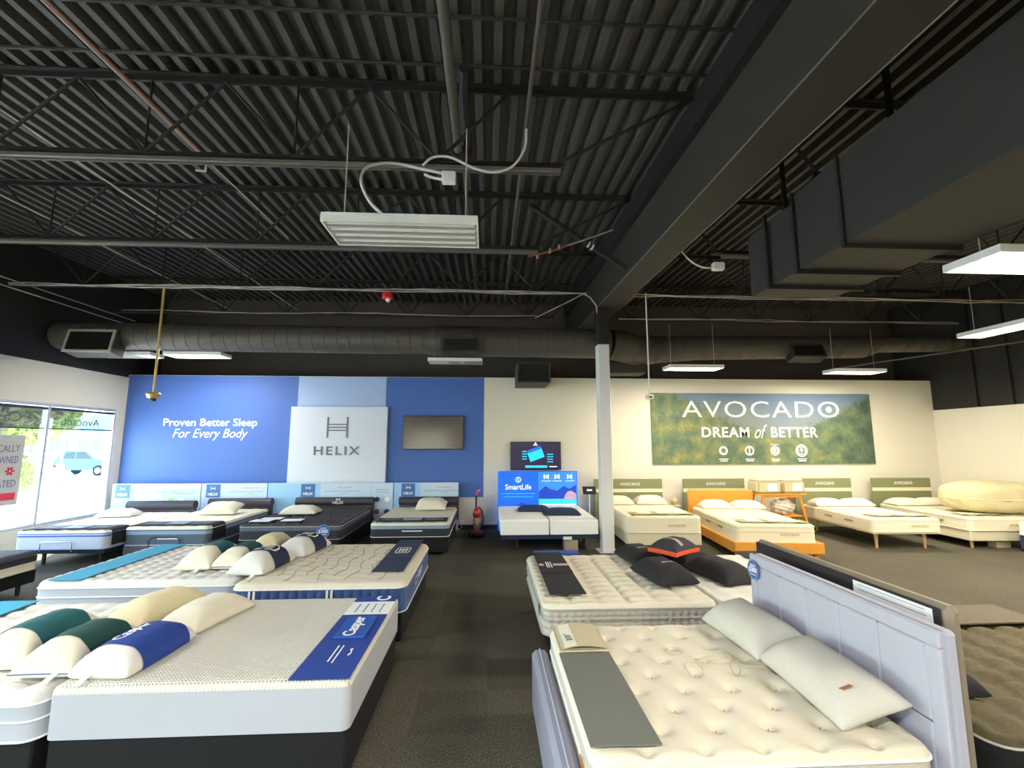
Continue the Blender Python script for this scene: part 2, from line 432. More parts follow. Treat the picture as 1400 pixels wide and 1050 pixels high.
# ------------------------------------------------------------------ room shell
YB, XL, XR, YF = 12.2, -9.38, 12.55, -4.0
YU = 13.3                                   # the black building wall stands back behind the painted partition
ZT = 3.97                                   # top of the painted wall
SL = .035
def roof(y): return 6.1 + SL * (y - 6)      # underside of the deck ribs
T = .6
tile = MB().box(.0004, T - .0004, .0004, T - .0004, -.012, .001, .0015).mesh('carpet_tile', 'carpet', smooth=False)
fl = struct(MB().box(XL, XR, YF, YB, -.12, -.012).build('floor', 'carpet'))
i0, i1, j0, j1 = -5, 9, 3, 21
for i in range(i0, i1):
    for j in range(j0, j1): inst(tile, 'carpet_tile', fl, (i * T, j * T - .4, 0))
rest = MB()
xa, xb, ya, yb = i0 * T, i1 * T, j0 * T - .4, j1 * T - .4
for (a, b, c, d) in ((XL, xa, YF, YB), (xb, XR, YF, YB), (xa, xb, YF, ya)): rest.box(a, b, c, d, -.012, .001)
o = rest.build('carpet_pile', 'carpet', fl, smooth=False); o['kind'] = 'stuff'

struct(MB().box(XL - .2, XR + .2, YB, YB + .2, 0, ZT).build('wall_back', 'wall_paint'))
struct(MB().box(XL - .2, XR + .2, YB + .2, YU, ZT - .05, ZT - .001).box(XL - .2, XR + .2, YU, YU + .2, ZT - .05, 7.2).build('wall_back_upper', 'lamplit_black_paint', smooth=False))
# end wall with storefront glazing: sill strip, head strip, piers
SILL, HEAD = .5, 3.0
lw = MB(); lw.box(XL - .2, XL, YF, YB - .001, 0, SILL); lw.box(XL - .2, XL, YF, YB - .001, HEAD + .04, 3.9)
lw.box(XL - .2, XL, 11.93, YB - .001, SILL, HEAD + .04); lw.box(XL - .2, XL, YF, YF + .7, SILL, HEAD + .04)
struct(lw.build('wall_left', 'wall_paint', smooth=False))
struct(MB().box(XL - .2, XL, YF, YU - .001, 3.901, 7.2).build('wall_left_upper', 'black_paint'))
struct(MB().box(XR, XR + .2, YF, YB - .001, 0, 3.12).build('wall_right', 'wall_paint'))
wr = struct(MB().box(XR + .02, XR + .22, YF, YU - .001, 3.121, 7.2).build('wall_right_upper', 'black_paint'))
for y in (11.0, 10.2, 9.4, 8.6, 7.8): MB().box(XR - .05, XR + .02, y - .04, y + .04, 3.13, 6.2).build('stud', 'steel_black', wr)
fw = MB(); fw.box(XL - .2, XR + .2, YF - .2, YF - .001, 0, SILL); fw.box(XL - .2, XR + .2, YF - .2, YF - .001, HEAD + .04, 7)
for x, q in ((XL - .2, -5.2), (-2.3, XR + .2)): fw.box(x, q, YF - .2, YF - .001, SILL, HEAD + .04)
struct(fw.build('wall_front', 'wall_paint', smooth=False))
bb = MB().box(XL, XR, YB - .015, YB - .001, .001, .1); struct(bb.build('baseboard_back', 'black_board'))
struct(MB().box(XR - .015, XR - .001, YF, YB - .02, .001, .1).build('baseboard_right', 'black_board'))

# glazing along the end wall
MUL = [11.9, 10.17, 8.44, 6.71, 4.98, 3.25, 1.52, -.21, -1.94, -3.3]
for k in range(len(MUL) - 1):
    y1, y0 = MUL[k], MUL[k + 1]
    wn = MB(); 
    for a, b in ((y0, y0 + .03), (y1 - .03, y1)): wn.box(XL - .1, XL + .015, a, b, SILL + .001, HEAD + .039, .004)
    wn.box(XL - .1, XL + .015, y0 + .03, y1 - .03, SILL + .001, SILL + .05, .004); wn.box(XL - .1, XL + .015, y0 + .03, y1 - .03, HEAD - .02, HEAD + .039, .004)
    w = struct(wn.build('window_%d' % (k + 1), 'alu'))
    MB().box(XL - .05, XL - .04, y0 + .031, y1 - .031, SILL + .051, HEAD - .021).build('pane', 'glass', w)
    MB().cyl((XL - .005, y0 + .04, HEAD - .065), (XL - .005, y1 - .04, HEAD - .065), .028, 10).build('shade_roller', 'navy_fabric', w)
    MB().box(XL - .012, XL - .009, y0 + .045, y1 - .045, 2.52, HEAD - .07).build('roller_shade', 'shade_mesh', w)
    MB().box(XL - .02, XL - .001, y0 + .04, y1 - .04, 2.495, 2.52, .005).build('shade_hem', 'steel_black', w)
    if k == 0: text('Avocado', 'decal_grey', w, w=1.0, h=.17, loc=(XL - .056, (y0 + y1) / 2, 2.68), rot=(PI / 2, 0, -PI / 2), ext=.003)
    if k == 1: text('Casper', 'decal_grey', w, w=.95, h=.24, loc=(XL - .056, (y0 + y1) / 2 - .1, 2.7), rot=(PI / 2, 0, -PI / 2), ext=.003)
nb = len(MUL)
for k, x0 in enumerate([-5.2]):
    x1 = x0 + 2.9; wn = MB()
    for a, b in ((x0, x0 + .04), (x1 - .04, x1)): wn.box(a, b, YF - .15, YF - .01, SILL + .001, HEAD + .039, .004)
    wn.box(x0 + .04, x1 - .04, YF - .15, YF - .01, SILL + .001, SILL + .05, .004); wn.box(x0 + .04, x1 - .04, YF - .15, YF - .01, HEAD - .02, HEAD + .039, .004)
    w = struct(wn.build('window_%d' % (k + nb), 'alu'))
    MB().box(x0 + .041, x1 - .041, YF - .08, YF - .07, SILL + .051, HEAD - .021).build('pane', 'glass', w)
p = thing('window_poster', 'grey poster with purple capitals hanging inside the storefront glass', 'poster', (XL + .03, 9.2, 0))
MB().box(-.004, .004, -.52, .52, 1.0, 2.36).build('sheet', 'poster_grey', p)
RX = (PI / 2, 0, PI / 2)
for body, z, w_ in (('LOCALLY', 2.1, .6), ('OWNED', 1.88, .46), ('OPERATED', 1.42, .7)):
    text(body, 'poster_ink', p, w=w_, h=.14, loc=(.005, .44 - w_ / 2, z), rot=RX, ext=.002)
MB().box(.004, .007, .1, .46, 1.1, 1.24).build('red_label', 'poster_red', p)
fm = MB()
for k in range(6):
    a = k * PI / 3; fm.tube([(.006, .3 + .03 * math.cos(a), 1.66 + .03 * math.sin(a)), (.006, .3 + .08 * math.cos(a), 1.66 + .08 * math.sin(a))], .02, 6)
fm.build('red_emblem', 'poster_red', p)

# corrugated roof deck
prof = []
x = XL - .15; pitch = .203
while x < XR + .2:
    prof += [(x, .1), (x + .03, 0), (x + .098, 0), (x + .128, .1)]; x += pitch
dk = MB()
for y in (YF - .2, YU + .2):
    for (px, pz) in prof: dk.v.append((px, y, roof(y) + pz))
n = len(prof)
dk.f = [(i, i + 1, n + i + 1, n + i) for i in range(n - 1)]
dk.add([(XL - .2, YF - .2, roof(YF) + .13), (XR + .3, YF - .2, roof(YF) + .13), (XR + .3, YU + .2, roof(YU) + .13), (XL - .2, YU + .2, roof(YU) + .13)], [(0, 1, 2, 3)])
struct(dk.build('ceiling', 'deck_paint', smooth=False, fix=False))

# ------------------------------------------------------------------ roof steel
BX0, BX1 = 2.36, 2.86
bm_ = MB()
def bz(y): return 5.03 + SL * (y - 6)
ya, yb = YF + .02, YU - .02
bm_.add([(x, y, z) for y in (ya, yb) for x, z in ((BX0, bz(y)), (BX1, bz(y)), (BX1, bz(y) + .72), (BX0, bz(y) + .72))],
        [(0, 1, 2, 3), (7, 6, 5, 4), (0, 4, 5, 1), (1, 5, 6, 2), (2, 6, 7, 3), (3, 7, 4, 0)])
bt = thing('roof_beam', 'deep black box girder running front to back overhead', 'beam', (0, 0, 0))
bm_.build('boxing', 'beam_black', bt, smooth=False)
t2 = MB(); t2.add([(x, y, z) for y in (ya, yb) for x, z in ((BX0 - .1, bz(y) + .721), (BX1 + .1, bz(y) + .721), (BX1 + .1, bz(y) + 1.06), (BX0 - .1, bz(y) + 1.06))],
        [(0, 1, 2, 3), (7, 6, 5, 4), (0, 4, 5, 1), (1, 5, 6, 2), (2, 6, 7, 3), (3, 7, 4, 0)])
t2.build('top_flange', 'steel_black', bt, smooth=False)
for s_ in (BX0, BX1):
    MB().tube([(s_, ya, bz(ya)), (s_, yb, bz(yb))], .008, 6).build('edge_bead', 'strut_grey', bt)

def joist(y, xa, xb, label, strut=None, cut0=0, cut1=0):
    zt = roof(y) - .005; zb = zt - .92
    t = thing('steel_joist', label, 'joist', (0, y, 0), 0, 'open web roof joists')
    mb = MB()
    for s_ in (-1, 1):
        mb.box(xa, xb, s_ * .008 if s_ > 0 else -.065, .065 if s_ > 0 else -.008, zt - .012, zt); mb.box(xa, xb, s_ * .008 - .004, s_ * .008 + .004, zt - .07, zt - .012)
    mb.build('top_chord', 'steel_black', t, smooth=False)
    a, b = xa + cut0, xb - cut1
    mb = MB()
    for s_ in (-1, 1):
        mb.box(a, b, .008 if s_ > 0 else -.06, .06 if s_ > 0 else -.008, zb, zb + .01); mb.box(a, b, s_ * .008 - .004, s_ * .008 + .004, zb + .01, zb + .06)
    mb.build('bottom_chord', 'steel_black', t, smooth=False)
    k0 = math.ceil((a - (-2.8)) / 1.5)
    x = -2.8 + 1.5 * k0; web = []
    while x < b - .1:
        web.append((x, x + .75)); web.append((x + 1.5, x + .75)); x += 1.5
    for tx, bx in web:
        if a < bx < b and xa < tx < xb: MB().tube([(tx, 0, zt - .05), (bx, 0, zb + .05)], .018, 6).build('web', 'steel_black', t)
    x = -2.8 + 1.5 * k0 + .75
    while x < b - .05:
        MB().tube([(x, 0, zt - .05), (x, 0, zb + .05)], .013, 6).build('web_post', 'steel_black', t); x += 1.5
    MB().tube([(b - .05, 0, zb + .05), (xb - .02, 0, zt - .05)] if cut1 else [(a + .05, 0, zb + .05), (xa + .02, 0, zt - .05)], .02, 6).build('end_web', 'steel_black', t)
    if strut:
        q = thing('strut_channel', 'long slotted strut channel ' + label.split('joist ')[1].replace('over', 'in'), 'channel', (0, y, 0), 0, 'strut channels under the joists')
        mb = MB(); z = zb - .06
        mb.box(strut[0], strut[1], -.03, -.022, z, z + .05); mb.box(strut[0], strut[1], .022, .03, z, z + .05); mb.box(strut[0], strut[1], -.022, .022, z + .042, z + .05)
        mb.build('channel', strut[2], q, smooth=False)
        mb2 = MB(); mb2.box(strut[0], strut[1], -.05, -.035, z + .0, z + .018); mb2.build('wire_rail', strut[2], q, smooth=False)
    return t
JY = [(4.5, 'nearest the entrance side'), (6.75, 'second from the entrance side'), (9.1, 'just before the round duct'), (11.2, 'close to the mural wall')]
for i, (y, wh) in enumerate(JY):
    joist(y, XL + .01, BX0 - .11, 'black open web joist over the blue wall bay, ' + wh, (XL + .05, .75, 'strut_grey') if i < 2 else None, 0, 1.5 if i < 2 else .6)
    joist(y, BX1 + .11, XR, 'black open web joist over the green wall bay, ' + wh, (3.7, XR - .1, 'strut_grey') if i == 1 else None, .6, 0)
for y, lb in ((3.62, 'thin black bridging rod across the deck ribs, nearer the entrance'), (4.17, 'thin black bridging rod across the deck ribs beside the first joist')):
    z = roof(y) - .035
    o = MB().tube([(XL + .02, 0, 0), (BX0 - .12, 0, 0)], .018, 6).build('bridging_rod', 'steel_black'); o.location = (0, y, z); tag(o, lb, 'rod', 'bridging rods')
br = thing('knee_brace', 'black pipe brace sloping from joist down to the girder', 'brace')
MB().tube([(.62, 6.85, roof(6.85) - .12), (BX0 - .07, 7.25, bz(7.25) + .05)], .045, 10).build('pipe', 'steel_black', br)
for q in (.62, .66): 
    a = Vector((.62, 6.85, roof(6.85) - .12)).lerp(Vector((BX0 - .07, 7.25, bz(7.25) + .05)), q - .02); b = a + Vector((.025, .005, -.012))
    MB().tube([a, b], .052, 10).build('tape_band', 'cable_white', br)

# pipes and conduits running front to back
def run(name, label, cat, pts, r, m, n=8, group=None):
    o = MB().tube(pts, r, n).build(name, m); return tag(o, label, cat, group)
dp = thing('sprinkler_pipe', 'thick grey pipe running towards the hanging light, with valve fitting', 'pipe')
MB().tube([(-.38, YF, 5.52), (-.38, 5.0, 5.62)], .05, 12).build('pipe', 'pipe_grey', dp)
f = MB(); f.lathe([(.03, -.1), (.08, -.1), (.08, -.06), (.055, -.05), (.055, .05), (.08, .06), (.08, .1), (.03, .1)], 14); f.xf(Matrix.Translation((-.38, 5.06, 5.62)) @ Matrix.Rotation(PI / 2, 4, 'X'))
f.tube([(-.52, 5.08, 5.62), (-.24, 5.08, 5.62)], .035, 10); f.tube([(-.38, 5.08, 5.62), (-.38, 5.08, 5.72)], .04, 10)
f.build('coupling', 'steel_black', dp)
MB().tube([(-.26, 3.95, 5.78), (-.28, 4.3, 5.82), (-.27, 5.02, 5.72), (-.28, 5.08, 5.64)], .05, 10).build('branch_pipe', 'steel_black', dp)
MB().tube([(-.33, 5.12, 5.6), (-.33, 11.0, 5.82)], .022, 8).build('thin_pipe', 'pipe_grey', dp)
run('conduit', 'slim grey conduit running straight below the deck near the girder', 'conduit', [(.38, YF, 5.45), (.38, 5, 5.6), (.38, 11, 5.75)], .022, 'pipe_grey')
rc = thing('conduit', 'rust red and grey conduit running below the deck', 'conduit')
MB().tube([(-3.42, YF, 5.45), (-3.42, 5.35, 5.62)], .016, 8).build('red_section', 'conduit_red', rc)
MB().tube([(-3.46, YF, 5.45), (-3.46, 5.0, 5.62), (-3.42, 7.5, 5.66)], .01, 6).build('grey_section', 'cable_pale', rc)
MB().tube([(-3.42, 5.1, 5.6), (-3.38, 5.2, 5.52), (-3.42, 5.25, 5.44), (-3.5, 5.2, 5.42)], .014, 6).build('stub', 'cable_white', rc)
for k, (x, y0, z) in enumerate(((-5.05, 3, 5.6), (-6.76, 4, 5.58), (-9.15, 6, 5.25), (-9.0, 7.5, 5.05))):
    run('conduit', ['thin silver cable run over the blue mural bay', 'pale cable run between silver cable and the windows', 'upper pale conduit along the window wall', 'lower pale conduit along the window wall'][k], 'conduit', [(x, y0, z), (x, 8, z + .05), (x, 11.9, z + .08)], .012, 'cable_pale', 6)
# wavy low-voltage cables on the far joists
def wavy(y, z, x0, x1, n, amp, seed, label, m):
    rnd = random.Random(seed); t = thing('cable_bundle', label, 'cable')
    for s_ in range(n):
        pts = []; ph = rnd.random() * 6; k = int((x1 - x0) / .3); zz = rnd.uniform(-.02, .02)
        for i in range(k + 1):
            x = lerp(x0, x1, i / k); pts.append((x, y + rnd.uniform(-.01, .01) - .04 * s_ / n, z + zz + amp * math.sin(x * 1.3 + ph) + rnd.uniform(-.008, .008)))
        MB().tube(pts, .011, 5).build('cable', m, t)
    return t
wavy(9.0, 5.27, XL + .05, 2.0, 4, .025, 1, 'bundle of pale cables looping along the third joist, blue bay', 'cable_pale')
wavy(11.13, 5.375, XL + .5, 1.2, 2, .02, 2, 'pair of pale cables along the joist nearest the mural wall', 'cable_pale')
wavy(9.0, 5.25, 2.95, XR - .05, 3, .03, 3, 'bundle of pale cables looping along the third joist, green bay', 'cable_pale')
wavy(11.13, 5.375, 3.3, XR - .1, 2, .02, 4, 'pair of pale cables above the forest banner', 'cable_pale')
run('cable', 'pale cable crossing from joist down to the column top', 'cable', [(1.95, 9.0, 5.27), (2.1, 9.1, 5.24), (2.28, 9.3, 5.12), (2.34, 9.48, 5.02)], .014, 'cable_pale')
run('cable', 'pale cable climbing from the joist to the girder', 'cable', [(1.15, 11.1, 5.33), (1.5, 10.6, 5.4), (2.28, 10.2, 5.72)], .012, 'cable_pale')
run('cable', 'orange toned wire stapled under the girder edge', 'cable', [(BX1 + .02, 9.7, bz(9.7) - .02), (BX1 + .02, 8.4, bz(8.4) - .01)], .012, 'copper')
cp = thing('copper_line', 'copper pipe sloping up into grey conduit below the second joist', 'pipe')
MB().tube([(.6, 6.8, 5.12), (.95, 6.93, 5.26), (1.25, 7.0, 5.4)], .016, 8).build('copper_section', 'copper', cp)
MB().tube([(1.25, 7.0, 5.4), (1.56, 7.02, 5.52), (2.05, 7.05, 5.72)], .012, 8).build('grey_section', 'cable_pale', cp)
for q in (.75, .95, 1.1): MB().box(q, q + .03, 6.9, 6.99, 5.08 + (q - .58) * .47, 5.13 + (q - .58) * .47).build('hanger', 'cable_pale', cp)
jb = thing('junction_box', 'white electrical box with flexible whips above the unlit light', 'box')
MB().box(-.5, -.36, 4.36, 4.44, 4.86, 4.98, .008).build('box', 'white_enamel', jb)
MB().tube(smooth([(-.5, 4.4, 4.97), (-.72, 4.38, 5.0), (-.98, 4.3, 5.0), (-1.18, 4.15, 4.86), (-1.2, 4.0, 4.62), (-1.08, 3.88, 4.35), (-.92, 3.78, 4.16), (-.88, 3.75, 4.07)]), .014, 8).build('flexible_whip', 'cable_white', jb)
MB().tube(smooth([(-.5, 4.4, 4.9), (-.6, 4.4, 4.92), (-.68, 4.4, 4.95)]), .014, 8).build('short_whip', 'cable_white', jb)
MB().tube(smooth([(-.7, 4.4, 5.05), (-.6, 4.4, 5.14), (-.42, 4.4, 5.15), (-.15, 4.4, 5.03), (.05, 4.4, 5.0), (.24, 4.4, 5.08), (.36, 4.4, 5.28), (.38, 4.4, 5.5)]), .013, 8).build('long_whip', 'cable_white', jb)
jb2 = thing('junction_box', 'white electrical box on the strut beyond the girder', 'box')
MB().box(3.5, 3.68, 6.62, 6.72, 4.9, 5.02, .01).build('box', 'white_enamel', jb2)
MB().tube(smooth([(2.88, 6.75, 5.3), (3.0, 6.72, 5.26), (3.12, 6.7, 5.1), (3.22, 6.68, 5.0), (3.36, 6.67, 4.94), (3.5, 6.67, 4.94)]), .014, 8).build('flexible_whip', 'cable_white', jb2)
al = thing('fire_strobe', 'small red alarm strobe under the cable bundle', 'alarm', (-2.05, 8.94, 5.1))
MB().lathe([(.03, .12), (.1, .08), (.11, .0), (.09, -.03), (.04, -.04)][::-1], 16).build('body', 'red_plastic', al)
MB().lathe([(.02, -.1), (.045, -.07), (.045, -.03)], 12, (.02, -.03, 0)).build('lens', 'tube_off', al)

# ------------------------------------------------------------------ column
cl = thing('steel_column', 'square steel column, white below and black above, between the two bays', 'column', (2.46, 9.6, 0))
MB().box(-.125, .125, -.125, .125, .01, 4.32, .012).build('white_section', 'column_white', cl)
MB().box(-.122, .122, -.122, .122, 4.321, bz(9.6) - .02, .012).build('black_section', 'steel_black', cl)
MB().box(-.2, .2, -.2, .2, .001, .0099).build('base_plate', 'column_white', cl)

# ------------------------------------------------------------------ ducts
def ridged(path, rads, step, amp):
    """resample a path and raise a small seam ridge every step"""
    pts = []; rs = []
    P = [Vector(p) for p in path]
    for i in range(len(P) - 1):
        d = (P[i + 1] - P[i]).length; k = max(1, int(d / step))
        for j in range(k):
            for off, a in ((0, 0), (.42, 0), (.46, amp), (.5, amp), (.54, 0)):
                q = (j + off) / k; pts.append(P[i].lerp(P[i + 1], q)); rs.append(lerp(rads[i], rads[i + 1], q) + a)
    pts.append(P[-1]); rs.append(rads[-1]); return pts, rs
du = thing('round_duct', 'long black spiral air duct below the roof, along the blue wall bay', 'duct')
DZ = 4.5
a, b = ridged([(-9.25, 10.05, DZ), (-1.35, 10.15, DZ)], [.29, .31], .26, .008); MB().tube(a, b, 28).build('spiral_section', 'duct_paint', du)
a, b = ridged([(-1.2, 10.15, DZ), (2.75, 10.2, DZ - .01)], [.34, .34], .24, .007); MB().tube(a, b, 28).build('wide_section', 'duct_paint', du)
MB().tube([(-1.36, 10.15, DZ), (-1.19, 10.15, DZ)], [.312, .345], 28).build('reducer', 'duct_paint', du)
du2 = thing('round_duct', 'black air duct with elbow and taper above the green wall bay', 'duct')
a, b = ridged([(2.8, 10.2, DZ - .02), (3.1, 10.25, DZ - .06), (3.45, 10.42, DZ - .1), (3.75, 10.65, DZ - .06), (4.2, 10.85, DZ), (5.2, 11.0, DZ + .08)], [.34, .37, .37, .35, .33, .3], .3, .01)
MB().tube(a, b, 28).build('elbow', 'duct_paint', du2)
a, b = ridged([(5.21, 11.0, DZ + .08), (9.6, 11.0, DZ + .16), ], [.3, .28], .4, .006); MB().tube(a, b, 28).build('middle_section', 'duct_paint', du2)
a, b = ridged([(9.61, 11.0, DZ + .16), (10.0, 11.0, DZ + .22), (12.4, 11.0, DZ + .28)], [.28, .2, .2], .4, .006); MB().tube(a, b, 24).build('narrow_section', 'duct_paint', du2)
MB().box(2.66, 3.72, 10.45, 10.95, 3.84, 4.14, .02).build('branch_box', 'ductbox_paint', du2)
def vent(duct, cx, y, cz, w, h, tilt, depth, frame):
    fm = MB(); b = .045
    for x0, x1, z0, z1 in ((-w / 2, w / 2, h / 2 - b, h / 2), (-w / 2, w / 2, -h / 2, -h / 2 + b), (-w / 2, -w / 2 + b, -h / 2 + b, h / 2 - b), (w / 2 - b, w / 2, -h / 2 + b, h / 2 - b)):
        fm.box(x0, x1, -.03, .0, z0, z1)
    bx = MB().box(-w / 2 + .01, w / 2 - .01, .001, depth, -h / 2 + .01, h / 2 - .01)
    R = Matrix.Rotation(tilt, 4, 'X')
    t = bx.xf(R).build('supply_vent', 'ductbox_paint', duct, loc=(cx, y, cz), smooth=False); fm.xf(R).build('vent_frame', frame, t, smooth=False)
    n = int((w - 2 * b) / .035)
    sl = MB().box(-.005, .005, -.02, -.002, -h / 2 + b, h / 2 - b).xf(R).mesh('slat', 'grille_black', smooth=False)
    for i in range(n): inst(sl, 'slat', t, (-w / 2 + b + (i + .5) * (w - 2 * b) / n, 0, 0))
    return t
vent(du, -8.25, 9.62, 4.3, .95, .5, rad(-12), .34, 'frame_pale')
vent(du, -.62, 9.72, 4.33, .8, .34, rad(-8), .3, 'ductbox_paint')
vent(du2, 7.9, 10.65, 4.48, .85, .38, rad(-20), .3, 'ductbox_paint')
for k, (x0, x1, y0, y1, z0, z1, lb) in enumerate(((.7, 1.52, 11.0, 12.19, 3.68, 4.2, 'black box air diffuser hanging above the screen wall'), )):
    t = thing('air_diffuser', lb, 'vent', ((x0 + x1) / 2, y0, z0))
    w2 = (x1 - x0) / 2; d = y1 - y0; h = z1 - z0
    m_ = MB(); 
    for a0, a1, c0, c1 in ((-w2, w2, 0, .04), (-w2, w2, h - .04, h), (-w2, -w2 + .04, .04, h - .04), (w2 - .04, w2, .04, h - .04)): m_.box(a0, a1, 0, d, c0, c1, .006)
    m_.build('shell', 'ductbox_paint', t, smooth=False); MB().box(-w2 + .041, w2 - .041, .1, .13, .041, h - .041).build('baffle', 'grille_black', t)
    MB().box(-.15, .15, .35, .6, h, h + .45).build('neck', 'ductbox_paint', t, smooth=False)
rd = thing('rectangular_duct', 'big black rectangular duct hanging over the green wall bay', 'duct')
x0, x1, z0, z1 = 3.54, 4.68, 4.16, 5.0
MB().box(x0, x1, 4.82, 5.76, z0, z1, .01).build('end_section', 'ductbox_paint', rd, smooth=False)
MB().box(x0 - .02, x1 + .02, YF + .1, 4.77, z0, z1 + .07, .01).build('main_section', 'ductbox_paint', rd, smooth=False)
for y in (5.3, 4.79, 4.1, 2.3, .5):
    fr = MB()
    for a0, a1, c0, c1 in ((x0 - .05, x1 + .05, z0 - .05, z0 - .002), (x0 - .05, x0 - .022, z0 - .002, z1 + .09), (x1 + .022, x1 + .05, z0 - .002, z1 + .09)): fr.box(a0, a1, y - .02, y + .02, c0, c1)
    fr.build('flange', 'steel_black', rd, smooth=False)
MB().box(3.75, 4.1, 5.35, 5.6, z1 + .001, z1 + .13).build('top_cap', 'ductbox_paint', rd, smooth=False)
for y in (5.1, 3.6): MB().box(x0 + .1, x0 + .14, y, y + .04, z1 if y > 4.8 else z1 + .07, roof(y)).build('hanger_strap', 'steel_black', rd)
run('conduit', 'slim pipe running beside the rectangular duct', 'conduit', [(5.75, YF, 4.7), (5.75, 6.8, 4.8)], .03, 'pipe_grey')
run('conduit', 'long slim pipe hanging past the taper of the duct', 'conduit', [(12.3, 6.2, 4.35), (9.6, 11.8, 4.25)], .02, 'pipe_grey')

# ------------------------------------------------------------------ high-bay strip lights
def fixture(label, x, y, z, lit=True, rz=0, L=1.27, Wd=.46, power=1.0, color=(1, .9, .74)):
    t = thing('ceiling_light', label, 'light', (x, y, z), rz, 'hanging strip lights')
    hs = MB(); a, b = L / 2, Wd / 2
    hs.box(-a, a, -b, b, .035, .06, .004)
    for p0, p1, q0, q1 in ((-a, a, -b, -b + .012), (-a, a, b - .012, b), (-a, -a + .012, -b + .012, b - .012), (a - .012, a, -b + .012, b - .012)): hs.box(p0, p1, q0, q1, -.02, .035)
    hs.build('housing', 'white_enamel', t, smooth=False)
    nT = 4; w = (Wd - .03) / nT
    for i in range(nT):
        yc = -b + .015 + (i + .5) * w; m_ = MB()
        pr = [(-w / 2, -.015), (-w * .38, .012), (-w * .15, .03), (w * .15, .03), (w * .38, .012), (w / 2, -.015)]
        m_.grid(lambda u, v: (u, yc + pr[v][0], pr[v][1]), [-a + .014, a - .014], range(6))
        m_.build('reflector', 'mirror' if not lit else 'white_enamel', t)
        MB().cyl((-a + .03, yc, .002), (a - .03, yc, .002), .0125, 10).build('tube', 'tube_lit' if lit else 'tube_off', t)
    for s_ in (-1, 1): MB().cyl((s_ * a * .82, 0, .06), (s_ * a * .82, 0, max(.5, 5.0 - z)), .006, 6).build('hanger', 'cable_pale', t)
    if lit:
        for q in (-1, 1):
            d = bpy.data.lights.new('lamp_light', 'AREA'); d.shape = 'RECTANGLE'; d.size = L * .93; d.size_y = Wd * .38; d.energy = LAMP_W * power / 2; d.color = color
            o = bpy.data.objects.new('lamp_light', d); COL.objects.link(o); o.parent = t; o.location = (0, q * Wd * .23, -.016)
    return t
WARM = (1, .9, .72); NEUT = (1, .97, .92)
fixture('unlit strip light with mirrored troughs under the first joist', -.735, 3.76, 4.0, False)
fixture('lit strip light behind the duct, beside the windows pendant', -6.72, 10.66, 4.2, True, color=NEUT, power=.4)
fixture('unlit strip light behind the duct above the wall television', -.8, 10.75, 4.13, False)
fixture('white strip light below the framed duct vent', -8.3, 10.72, 4.2, False)
fixture('lit strip light beside the corner of the forest banner', 4.75, 10.22, 3.93, True, color=WARM, power=.5)
fixture('lit strip light above the forest banner end', 8.9, 10.5, 3.92, True, color=WARM, power=.56)
fixture('big lit strip light beside the rectangular duct', 5.45, 4.08, 4.0, True, color=WARM, L=1.35, Wd=.55)
fixture('lit strip light turned endwise near the far corner', 8.65, 6.95, 4.1, True, PI / 2, color=WARM, power=.9)
fixture('lit strip light over the green bay near the entrance', 5.2, -1.2, 4.0, True, color=WARM)
fixture('unseen strip light added over the blue bay near the entrance windows', -5.0, -1.0, 4.0, True, color=NEUT, power=.5)  # out of view, added for more overhead light in the blue bay
fixture('unseen strip light added over the aisle near the entrance', -.735, -.9, 4.0, True, color=NEUT, power=1.2)  # unseen fill lamp, added to brighten the near bed tops
fixture('unseen strip light added over the blue bay beside the storefront', -5.3, 3.76, 4.0, True, color=NEUT, power=.45)  # added lamp just out of view, lifts the blue bay beds
fixture('lit strip light deep in the green bay', 10.3, 3.4, 4.0, True, color=WARM)
# pendant drop fittings
pd = thing('pendant_sensor', 'brass pole with round detector hanging before the blue mural', 'sensor', (-6.47, 9.05, 3.08))
MB().cyl((0, 0, .1), (0, 0, 2.2), .022, 10).build('pole', 'brass', pd)
MB().lathe([(.05, -.03), (.1, -.01), (.11, .04), (.13, .06), (.11, .09), (.03, .1)], 18).build('head', 'brass', pd)
MB().lathe([(.02, -.09), (.05, -.07), (.05, -.03)], 12, (.02, -.02, 0)).build('lens', 'tv_bezel', pd)
pd = thing('pendant_sensor', 'white pole with small box hanging at the forest banner corner', 'sensor', (3.22, 8.9, 3.08))
MB().cyl((0, 0, .09), (0, 0, 2.2), .014, 10).build('pole', 'white_enamel', pd)
MB().box(-.07, .07, -.06, .06, 0, .09, .015).build('head', 'white_enamel', pd)
MB().box(-.035, .035, -.064, -.06, .02, .05).build('lens', 'tv_bezel', pd)

# ------------------------------------------------------------------ murals and wall graphics
WY = YB - .004
def board(name, x0, x1, z0, z1, th, m, label, cat, y=WY):
    t = thing(name, label, cat, ((x0 + x1) / 2, y, z0))
    MB().box(-(x1 - x0) / 2, (x1 - x0) / 2, -th, 0, 0, z1 - z0, min(.004, th * .3)).build('panel', m, t, smooth=False)
    return t
t = board('wall_mural', -9.36, -5.04, .8, ZT - .01, .006, 'mural_blue', 'large blue wall mural with white slogan lettering', 'mural')
text('Proven Better Sleep', 'letter_white', t, w=2.36, h=.26, loc=(-7.21 + 7.2, -.0065, 2.71 - .8), off=.012, ext=.006)
text('For Every Body', 'letter_white', t, w=1.88, h=.3, loc=(-7.19 + 7.2, -.0065, 2.42 - .8), shear=.3, ext=.006)
board('wall_mural', -5.03, -2.75, .8, ZT - .01, .006, 'mural_light', 'pale blue wall panel behind the raised logo board', 'mural')
board('wall_mural', -2.74, -.13, .8, ZT - .01, .006, 'mural_blue', 'blue wall panel carrying the dark television', 'mural')
